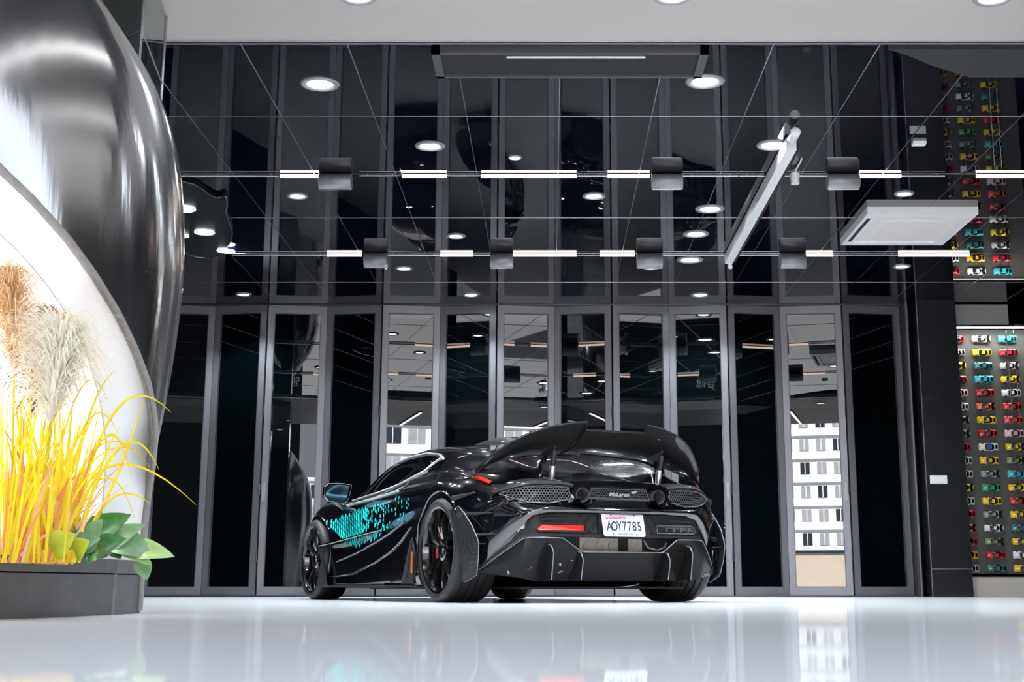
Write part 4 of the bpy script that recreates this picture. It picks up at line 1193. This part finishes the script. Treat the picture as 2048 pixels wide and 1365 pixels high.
# carbon frame holding plate and lamps
cf_low = ip([0, .64, .67, .76, .87], [.412, .415, .405, .325, .21])
cf_top = lambda v: bump_low(v) + .004
rear_strip('lower_bumper', M['carbon_grey'], V_, cf_low, cf_top, .012, .020, .05)
rear_strip('lower_bumper_edge', M['carbon_grey'], V_, lambda v: cf_low(v) - .008, lambda v: cf_low(v) + .010, -.006, -.004, .05, nz=3)
# diffuser
df_top = ip([0, .295, .415, .65, .74, .87], [.313, .313, .397, .400, .325, .20])
df_bot = ip([0, .55, .66, .80, .87], [.135, .135, .155, .175, .185])
df_in = ip([0, .50, .66, .87], [.13, .13, .03, .0])
diff = rear_strip('diffuser', M['carbon'], V_, df_bot, df_top, df_in, -.012, .03, bulge=.02, nz=9)
b = MB(); b.tube([(RU(v) - .016, v, df_top(abs(v))) for v in V_], .004, 6); b.build('diffuser_lip', M['mesh'], diff, smooth=60)
for s in (1, -1):
    for v, zt_ in ((.315, .318), (.505, .36)):
        vv = s * v; ru = RU(v)
        b = MB(); pr = [(ru + .02, vv - .005, zt_), (ru - .045, vv - .005, zt_ - .012), (ru - .075, vv - .005, zt_ - .055), (ru - .045, vv - .005, .145), (ru + .14, vv - .005, .135)]
        b.prism(pr, (0, .010, 0)); b.build('diffuser_fin', M['carbon'], diff)
        b = MB(); b.tube([(p[0] - .003, vv, p[2]) for p in pr[:4]], .0045, 6); b.build('fin_edge', M['mesh'], diff, smooth=60)
    for v, z in ((.40, .235), (.72, .185)):
        b = MB(); b.lathe([(-.012, 0), (-.010, .006), (-.004, .013), (0, .013)], (RU(v) + df_in(v) - (df_in(v) + .012) * ((z - df_bot(v)) / (df_top(v) - df_bot(v))) - .02 * math.sin(math.pi * (z - df_bot(v)) / (df_top(v) - df_bot(v))) + .002, s * v, z), 'x', 12); b.build('diffuser_bolt', M['disc'], diff, smooth=40)
b = MB(); b.box(-.50, 2.3, -.60, .60, .085, .10); b.build('floor_panel', M['black_void'], car)
# bits visible between bumper and diffuser
b = MB(); b.box(-.66, -.60, -.02, .26, .315, .405)
for k, v in enumerate((.03, .12, .21)): b.lathe([(-.665, .0), (-.665, .022), (-.66, .026), (-.64, .026)], (0, v, .355), 'x', 16)
b.build('heat_shield', M['tan_metal'], car, smooth=30)
b = MB(); b.box(-.67, -.62, -.19, -.09, .32, .40); b.build('gearbox_bracket', M['tan_metal'], car)
b = MB(); b.tube([(-.66, -.21, .39), (-.68, -.23, .345), (-.68, -.30, .33), (-.67, -.36, .35), (-.66, -.38, .38)], .007, 8); b.build('hose', M['tan_metal'], car, smooth=60)
b = MB(); b.box(-.655, -.63, -.62, .62, .30, .42); b.build('rear_cavity', M['black_void'], car)

# upper rear: back panel, mesh, lids
def hexmesh(name, poly, ufun, cell, parent=car):
    """honeycomb over a (y, z) polygon"""
    def inp(y, z):
        c = False; n = len(poly)
        for k in range(n):
            (y0, z0), (y1, z1) = poly[k], poly[(k + 1) % n]
            if (z0 > z) != (z1 > z) and y < (y1 - y0) * (z - z0) / (z1 - z0) + y0: c = not c
        return c
    b = MB(); ys = [p[0] for p in poly]; zs = [p[1] for p in poly]
    R = cell / math.sqrt(3); j = 0; z = min(zs)
    while z < max(zs):
        y = min(ys) + (cell / 2 if j % 2 else 0)
        while y < max(ys):
            if inp(y, z):
                oo = [(y + R * 1.01 * math.sin(k * math.pi / 3), z + R * 1.01 * math.cos(k * math.pi / 3)) for k in range(6)]
                ii = [(y + R * .83 * math.sin(k * math.pi / 3), z + R * .83 * math.cos(k * math.pi / 3)) for k in range(6)]
                vs = [(ufun(a), a, c) for a, c in oo] + [(ufun(a), a, c) for a, c in ii] + [(ufun(a) + .006, a, c) for a, c in ii]
                b.add(vs, [(k, (k + 1) % 6, 6 + (k + 1) % 6, 6 + k) for k in range(6)] + [(6 + k, 6 + (k + 1) % 6, 12 + (k + 1) % 6, 12 + k) for k in range(6)])
            y += cell
        z += R * 1.5; j += 1
    o = b.build(name, M['mesh'], parent, recalc=False)
    # bead round the mesh
    b = MB(); q = []
    for k in range(len(poly)):
        (y0, z0), (y1, z1) = poly[k], poly[(k + 1) % len(poly)]
        for t in np.linspace(0, 1, 8)[:-1]: q.append((ufun(y0 + (y1 - y0) * t) - .002, y0 + (y1 - y0) * t, z0 + (z1 - z0) * t))
    b.tube(q + [q[0]], .0035, 6, caps=False); b.build('mesh_bead', M['mesh'], o, smooth=60)
    return o
um = lambda v: RU(v) + .002
for s in (1, -1):
    hexmesh('grille_mesh', [(s * .355, .642), (s * .375, .712), (s * .50, .722), (s * .62, .715), (s * .72, .695), (s * .775, .672), (s * .70, .640), (s * .62, .618), (s * .50, .612)], um, .0175)
hexmesh('grille_mesh', [(-.225, .648), (-.200, .712), (.200, .712), (.225, .648)], lambda v: RU(v) + .035, .0175)
P = [[(RU(v) + .085, v, z) for z in (.55, .62, .735)] for v in V_[3:-3]]
b = MB(); b.slab(P, (.02, 0, 0)); b.build('back_panel', M['black_void'], car)
for s in (1, -1):
    # lids arching over the mesh
    vs = np.linspace(.345, .80, 20)
    P = []
    for v in vs:
        zt_ = float(cr([.345, .45, .58, .70, .80], [.742, .758, .757, .728, .688], v)); zl = float(cr([.345, .45, .58, .70, .80], [.716, .726, .724, .704, .672], v))
        u0 = RU(v) - .012
        P.append([(u0 + .02, s * v, zl), (u0 - .004, s * v, zl + .006), (u0 + .004, s * v, (zl + zt_) / 2), (u0 + .016, s * v, zt_ - .004), (u0 + .05, s * v, zt_), (u0 + .22, s * v, zt_ + .018)])
    b = MB(); b.slab(P, (.004, 0, -.006)); b.build('rear_lid', M['carbon_grey'], car, smooth=50)
    b = MB(); b.prism([(RU(.5) + .03, s * .43, .716), (RU(.5) + .03, s * .60, .714), (RU(.5) + .03, s * .58, .730), (RU(.5) + .03, s * .45, .733)], (.01, 0, 0)); b.build('lid_slot', M['black_void'], car)
    # tail lamp sliver and vent mesh on the shoulder
    b = MB(); P = []
    for t in np.linspace(0, 1, 8):
        P.append([(-.30 - .13 * t, s * (.852 - .062 * t), .790 - .050 * t), (-.30 - .13 * t, s * (.842 - .066 * t), .795 - .043 * t + .008 * math.sin(math.pi * t))])
    b.slab(P, (-.012, 0, .004)); b.build('tail_lamp', M['red_lamp'], car, smooth=50)
    b = MB(); b.prism([(-.34, s * .83, .812), (-.40, s * .70, .802), (-.40, s * .655, .825), (-.36, s * .74, .845), (-.31, s * .83, .838)], (.02, 0, 0)); b.build('shoulder_vent', M['carbon'], car)
# centre deck over the exhausts
dk = [(.385, .628), (.36, .672), (.335, .722), (.30, .748), (.24, .758), (0, .762), (-.24, .758), (-.30, .748), (-.335, .722), (-.36, .672), (-.385, .628)]
di = [(.345, .628), (.332, .672), (.312, .705), (.285, .722), (.23, .724), (0, .726), (-.23, .724), (-.285, .722), (-.312, .705), (-.332, .672), (-.345, .628)]
P = []
for (y0, z0), (y1, z1) in zip(dk, di):
    r0 = RU(y0)
    P.append([(r0 + .14, y0 * 1.02, z0 + .012), (r0 + .012, y0, z0), (r0 - .006, y0 * .99, z0 - .006), (r0 - .008, y1, z1), (r0 + .05, y1 * .98, z1 - .004)])
b = MB(); b.slab(P, (.0, 0, -.004)); b.build('deck_panel', M['gloss_black'], car, smooth=40)
for s in (1, -1):
    v = s * .279
    b = MB(); b.lathe([(-.60, .030), (-.60, .046), (-.735, .048), (-.742, .046), (-.742, .043), (-.735, .041), (-.60, .036)], (0, v, .667), 'x', 36); ex = b.build('exhaust_pipe', M['pipe'], car, smooth=40)
    b = MB(); b.lathe([(-.61, 0), (-.61, .04)], (0, v, .667), 'x', 24); b.build('pipe_inside', M['black_void'], ex)
    b = MB(); b.lathe([(-.55, .075), (-.66, .066), (-.70, .056), (-.70, .050), (-.60, .05)], (0, v, .667), 'x', 30); b.build('pipe_shroud', M['satin_black'], ex, smooth=40)
    b = MB(); b.lathe([(-.70, .056), (-.80, .064), (-.80, .058), (-.70, .050)], (0, v, .660), 'x', 20, math.radians(200), math.radians(340)); b.build('pipe_lip', M['gloss_black'], car, smooth=40)
# badge script and swoosh on the centre mesh
RB_ = Matrix(((0, 0, -1, 0), (-1, 0, 0, 0), (0, 1, 0, 0), (0, 0, 0, 1)))   # text x -> -y, text y -> z, facing -x
def rear_text(name, s, size, m, u, v, z, parent, sx=1.0, tilt=0.0, shear=0.0, bold=0.0, ext=.0008):
    mt = Matrix.Translation((u, v, z)) @ Matrix.Rotation(tilt, 4, 'Y') @ RB_
    return text_mesh(name, s, size, m, parent, mt, sx, ext, shear, bold)
bd = rear_text('badge', 'McLaren', .034, M['badge'], -.735, .012, .676, car, 1.25, 0, .25, .0008, .002)
b = MB(); b.prism([(-.737, -.085, .684), (-.737, -.075, .694), (-.737, -.115, .703), (-.737, -.122, .699), (-.737, -.108, .688)], (.004, 0, 0)); b.build('badge_swoosh', M['badge'], bd)

# number plate
TL = math.radians(15)
PW, PHh = .1524, .0762
def plate_shape(hw, hh, r, n=6):
    q = []
    for cx, cz, a0 in ((hw - r, hh - r, 0), (-hw + r, hh - r, 90), (-hw + r, -hh + r, 180), (hw - r, -hh + r, 270)):
        for k in range(n + 1):
            a = math.radians(a0 + 90 * k / n); q.append((cx + r * math.cos(a), cz + r * math.sin(a)))
    return q
pu, pz = -.768, .484
PM = Matrix.Translation((pu, 0.0, pz)) @ Matrix.Rotation(TL, 4, 'Y')
def pv(x, y, z): v = PM @ Vector((x, y, z)); return (v.x, v.y, v.z)
b = MB(); b.prism([pv(0, -y, z) for y, z in plate_shape(PW, PHh, .018)], np.array(pv(.003, 0, 0)) - np.array(pv(0, 0, 0))); plate = b.build('number_plate', M['plate_white'], car)
b = MB(); q = [pv(-.001, -y, z) for y, z in plate_shape(PW - .006, PHh - .006, .014)]; b.tube(q + [q[0]], .002, 5, caps=False); b.build('plate_rim', M['plate_white'], plate, smooth=60)
b = MB(); b.prism([pv(-.0006, -y, z) for y, z in ((-.140, -.066), (.140, -.066), (.140, -.030), (-.140, -.030))], np.array(pv(.0006, 0, 0)) - np.array(pv(0, 0, 0))); b.build('plate_band', M['plate_band'], plate)
def plate_text(name, s, size, m, y, z, sx, bold=0.0):
    mt = PM @ Matrix.Translation((-.0012, y, z)) @ RB_
    return text_mesh(name, s, size, m, plate, mt, sx, .0008, 0, bold)
for k, ch in enumerate('AOY7785'):
    plate_text('plate_character', ch, .086, M['plate_blue'], .105 - k * .0365, -.012, .70, .0009)
plate_text('plate_heading', 'WASHINGTON', .026, M['plate_red'], .050, .042, .86, .0004)
plate_text('plate_footer', 'EVERGREEN STATE', .0145, M['plate_blue'], -.005, -.061, .95)
b = MB(); b.prism([pv(-.0008, -y, z) for y, z in ((.032, .042), (.048, .052), (.056, .050), (.060, .043), (.052, .034), (.038, .034))], np.array(pv(.0006, 0, 0)) - np.array(pv(0, 0, 0)))
b.prism([pv(-.0008, -y, z) for y, z in ((.075, .036), (.088, .048), (.094, .044), (.105, .036))], np.array(pv(.0006, 0, 0)) - np.array(pv(0, 0, 0)))
b.build('plate_emblem', mat('grey plate ink', (.45, .45, .45), .5), plate)
b = MB()
for y, z in ((-.085, .062), (.085, .062), (-.085, -.062), (.085, -.062)): b.lathe([(-.002, 0), (-.002, .0045), (0, .0045)], pv(-.001, y, z), 'x', 10)
b.build('plate_bolts', M['plate_blue'], plate)
b = MB(); b.prism([(-.70, .17, .40), (-.70, -.17, .40), (-.70, -.17, .56), (-.70, .17, .56)], (-.05, 0, 0)); b.build('plate_holder', M['satin_black'], car)

# rear lamps in the bumper
for s in (1, -1):
    q = [(.275, .446), (.275, .476), (.545, .479), (.575, .452), (.56, .446)]
    b = MB(); pr = [(RU(y) - .004, s * y, z) for y, z in q]; b.prism(pr, (.03, 0, 0)); o = b.build('bumper_lamp', M['red_lamp'] if s > 0 else M['dark_lamp'], car); o['label'] = 'red lamp in the bumper' if s > 0 else 'dark lamp in the bumper'
    q2 = [(.262, .438), (.262, .484), (.55, .488), (.592, .455), (.57, .438)]
    b = MB(); pr = [(RU(y) - .003, s * y, z) for y, z in q2]; b.tube(pr + [pr[0]], .005, 6, caps=False); b.build('lamp_bezel', M['carbon_grey'] if s > 0 else M['mesh'], o, smooth=60)
    if s < 0:
        b = MB()
        for v in (.34, .40, .46, .52): b.box(RU(v) - .008, RU(v), s * v - .004, s * v + .004, .448, .476)
        b.build('lamp_reflector', M['mesh'], o)
    b = MB(); b.lathe([(-.006, 0), (-.006, .010), (0, .010)], (RU(.225) - .0, s * .225, .452), 'x', 14); b.build('parking_sensor', M['satin_black'], car, smooth=40)
    b = MB(); b.prism([(RU(.5) + .0, s * .36, .525), (RU(.5) + .0, s * .52, .520), (RU(.56), s * .56, .508), (RU(.5), s * .36, .505)], (.02, 0, 0)); b.build('bumper_vent', M['black_void'], car)

# flank canards and rear arch blade
for s in (1, -1):
    for (u0, v0, z0), (u1, v1, z1), h, in (((-.27, .975, .655), (-.43, .885, .685), .045), ((-.35, .965, .545), (-.545, .815, .555), .045), ((-.43, .925, .415), (-.56, .795, .424), .035)):
        b = MB()
        base = [(u0, s * v0, z0 - h / 2), (u0, s * (v0 + .012), z0), (u0, s * v0, z0 + h * .35), (u0 + .02, s * (v0 - .08), z0)]
        tip = [(u1, s * v1, z1 - .003), (u1, s * (v1 + .003), z1), (u1, s * v1, z1 + .003), (u1, s * (v1 - .01), z1)]
        b.grid([base, tip], closed_v=True); b.add(base, [(0, 1, 2, 3)]); b.add(tip, [(0, 1, 2, 3)])
        b.build('flank_fin', M['carbon_grey'], car)
    outer = [(-.295, .952, .597), (-.325, .948, .600), (-.40, .935, .545), (-.476, .922, .477), (-.53, .908, .40), (-.545, .904, .362), (-.53, .898, .27), (-.49, .890, .172), (-.345, .905, .128)]
    inner = [(-.21, .958, .580), (-.235, .957, .545), (-.27, .957, .50), (-.305, .956, .455), (-.335, .955, .395), (-.355, .953, .35), (-.385, .950, .27), (-.41, .945, .19), (-.335, .915, .128)]
    G_ = [[np.array([u, s * v, z]) for u, v, z in (i_, tuple(.5 * a + .5 * c for a, c in zip(i_, o_)), o_)] for i_, o_ in zip(inner, outer)]
    b = MB(); b.slab(G_, (0, s * .010, 0)); fl_ = b.build('arch_blade', M['carbon_grey'], car, smooth=40)
    b = MB(); b.tube([(u - .003, s * (v + .005), z) for u, v, z in outer], .004, 6); b.build('blade_edge', M['mesh'], fl_, smooth=60)
    b = MB(); b.box(-.50, -.38, min(s * .84, s * .93), max(s * .84, s * .93), .36, .366); b.build('blade_stay', M['carbon_grey'], fl_)

# --- rear wing
TEv = [0, .30, .40, .50, .60, .70, .75, .80, .848]
TEu = [-.725, -.705, -.675, -.64, -.58, -.51, -.46, -.41, -.345]
TEz = [1.124, 1.117, 1.10, 1.075, 1.035, .972, .93, .885, .828]
LEv = [0, .25, .5, .7, .80, .848]; LEu = [-.28, -.27, -.255, -.235, -.25, -.29]; LEz = [.972, .957, .935, .885, .845, .812]
def wing_row(v, centre=False):
    a = abs(v)
    te = np.array([float(cr(TEv, TEu, a)), v, float(cr(TEv, TEz, a))]); le = np.array([float(cr(LEv, LEu, a)), v, float(cr(LEv, LEz, a))])
    if centre: te = np.array([-.695, v, 1.078])
    row = []
    for t in np.linspace(0, 1, 12):
        p = le * (1 - t) + te * t
        p = p + np.array([-.018 * math.sin(math.pi * t), 0, -.035 * math.sin(math.pi * t) * (1 - t * .3)])
        if t > .82 and not centre: p = p + np.array([.010 * (t - .82) / .18, 0, .004])
        row.append(p)
    return row
b = MB()
for vs, cen in ((np.linspace(-.848, -.225, 26), False), (np.linspace(-.222, .222, 14), True), (np.linspace(.225, .848, 26), False)):
    b.slab([wing_row(v, cen) for v in vs], (.006, 0, .014))
wing = b.build('rear_wing', M['carbon_gloss'], car, smooth=40)
for s in (1, -1):
    b = MB(); b.prism([tuple(p) for p in wing_row(s * .224)[7:]] + [tuple(p) for p in wing_row(s * .224, True)[7:][::-1]], (0, s * .006, 0)); b.build('wing_step', M['carbon'], wing)
    b = MB(); b.tube([wing_row(s * v)[-1] + np.array([0, 0, .006]) for v in np.linspace(.225, .848, 24)], .005, 6); b.build('wing_edge', M['carbon_grey'], wing, smooth=60)
    b = MB(); b.tube([(-.53, s * .398, .745), (-.555, s * .398, .86)], .020, 16); st_ = b.build('wing_strut', M['strut'], wing, smooth=40)
    b = MB(); b.tube([(-.553, s * .398, .85), (-.585, s * .40, .955)], .017, 14); b.build('strut_sleeve', M['satin_black'], st_, smooth=40)
    b = MB(); b.prism([(-.60, s * .40 - .006, .985), (-.56, s * .40 - .006, .925), (-.42, s * .40 - .006, .93), (-.40, s * .40 - .006, .95)], (0, .012, 0)); b.build('strut_bracket', M['satin_black'], st_)
    b = MB(); b.prism([(-.50, s * .47 - .006, .75), (-.43, s * .47 - .006, .76), (-.45, s * .42 - .006, .92), (-.52, s * .42 - .006, .93)], (0, .012, 0)); b.build('strut_stay', M['gloss_black'], st_)
b = MB(); b.tube([wing_row(v, abs(v) < .22)[0] for v in np.linspace(-.8, .8, 60)], .006, 6); b.build('wing_leading_edge', M['gloss_black'], wing, smooth=60)
# clear engine cover hump and latch ring
P = []
for u in np.linspace(-.56, -.05, 14):
    t = (u + .56) / .51
    P.append([(u, a * .30, .745 + .11 * t + .045 * (1 - abs(a) ** 2) * math.sin(math.pi * (.25 + .6 * t))) for a in np.linspace(-1, 1, 15)])
b = MB(); b.slab(P, (0, 0, .006)); b.build('engine_cover', mat('smoked engine cover glass', (.05, .05, .055), .05, 0, 1.6, coat=1), car, smooth=60)
b = MB(); q = [(-.50, -.355 + .022 * math.cos(a), .86 + .022 * math.sin(a)) for a in np.linspace(0, 2 * math.pi, 20)]; b.tube(q, .003, 6, caps=False)
b.tube([(-.50, -.37, .845), (-.50, -.385, .76)], .008, 8); b.build('wing_latch', M['strut'], wing, smooth=60)
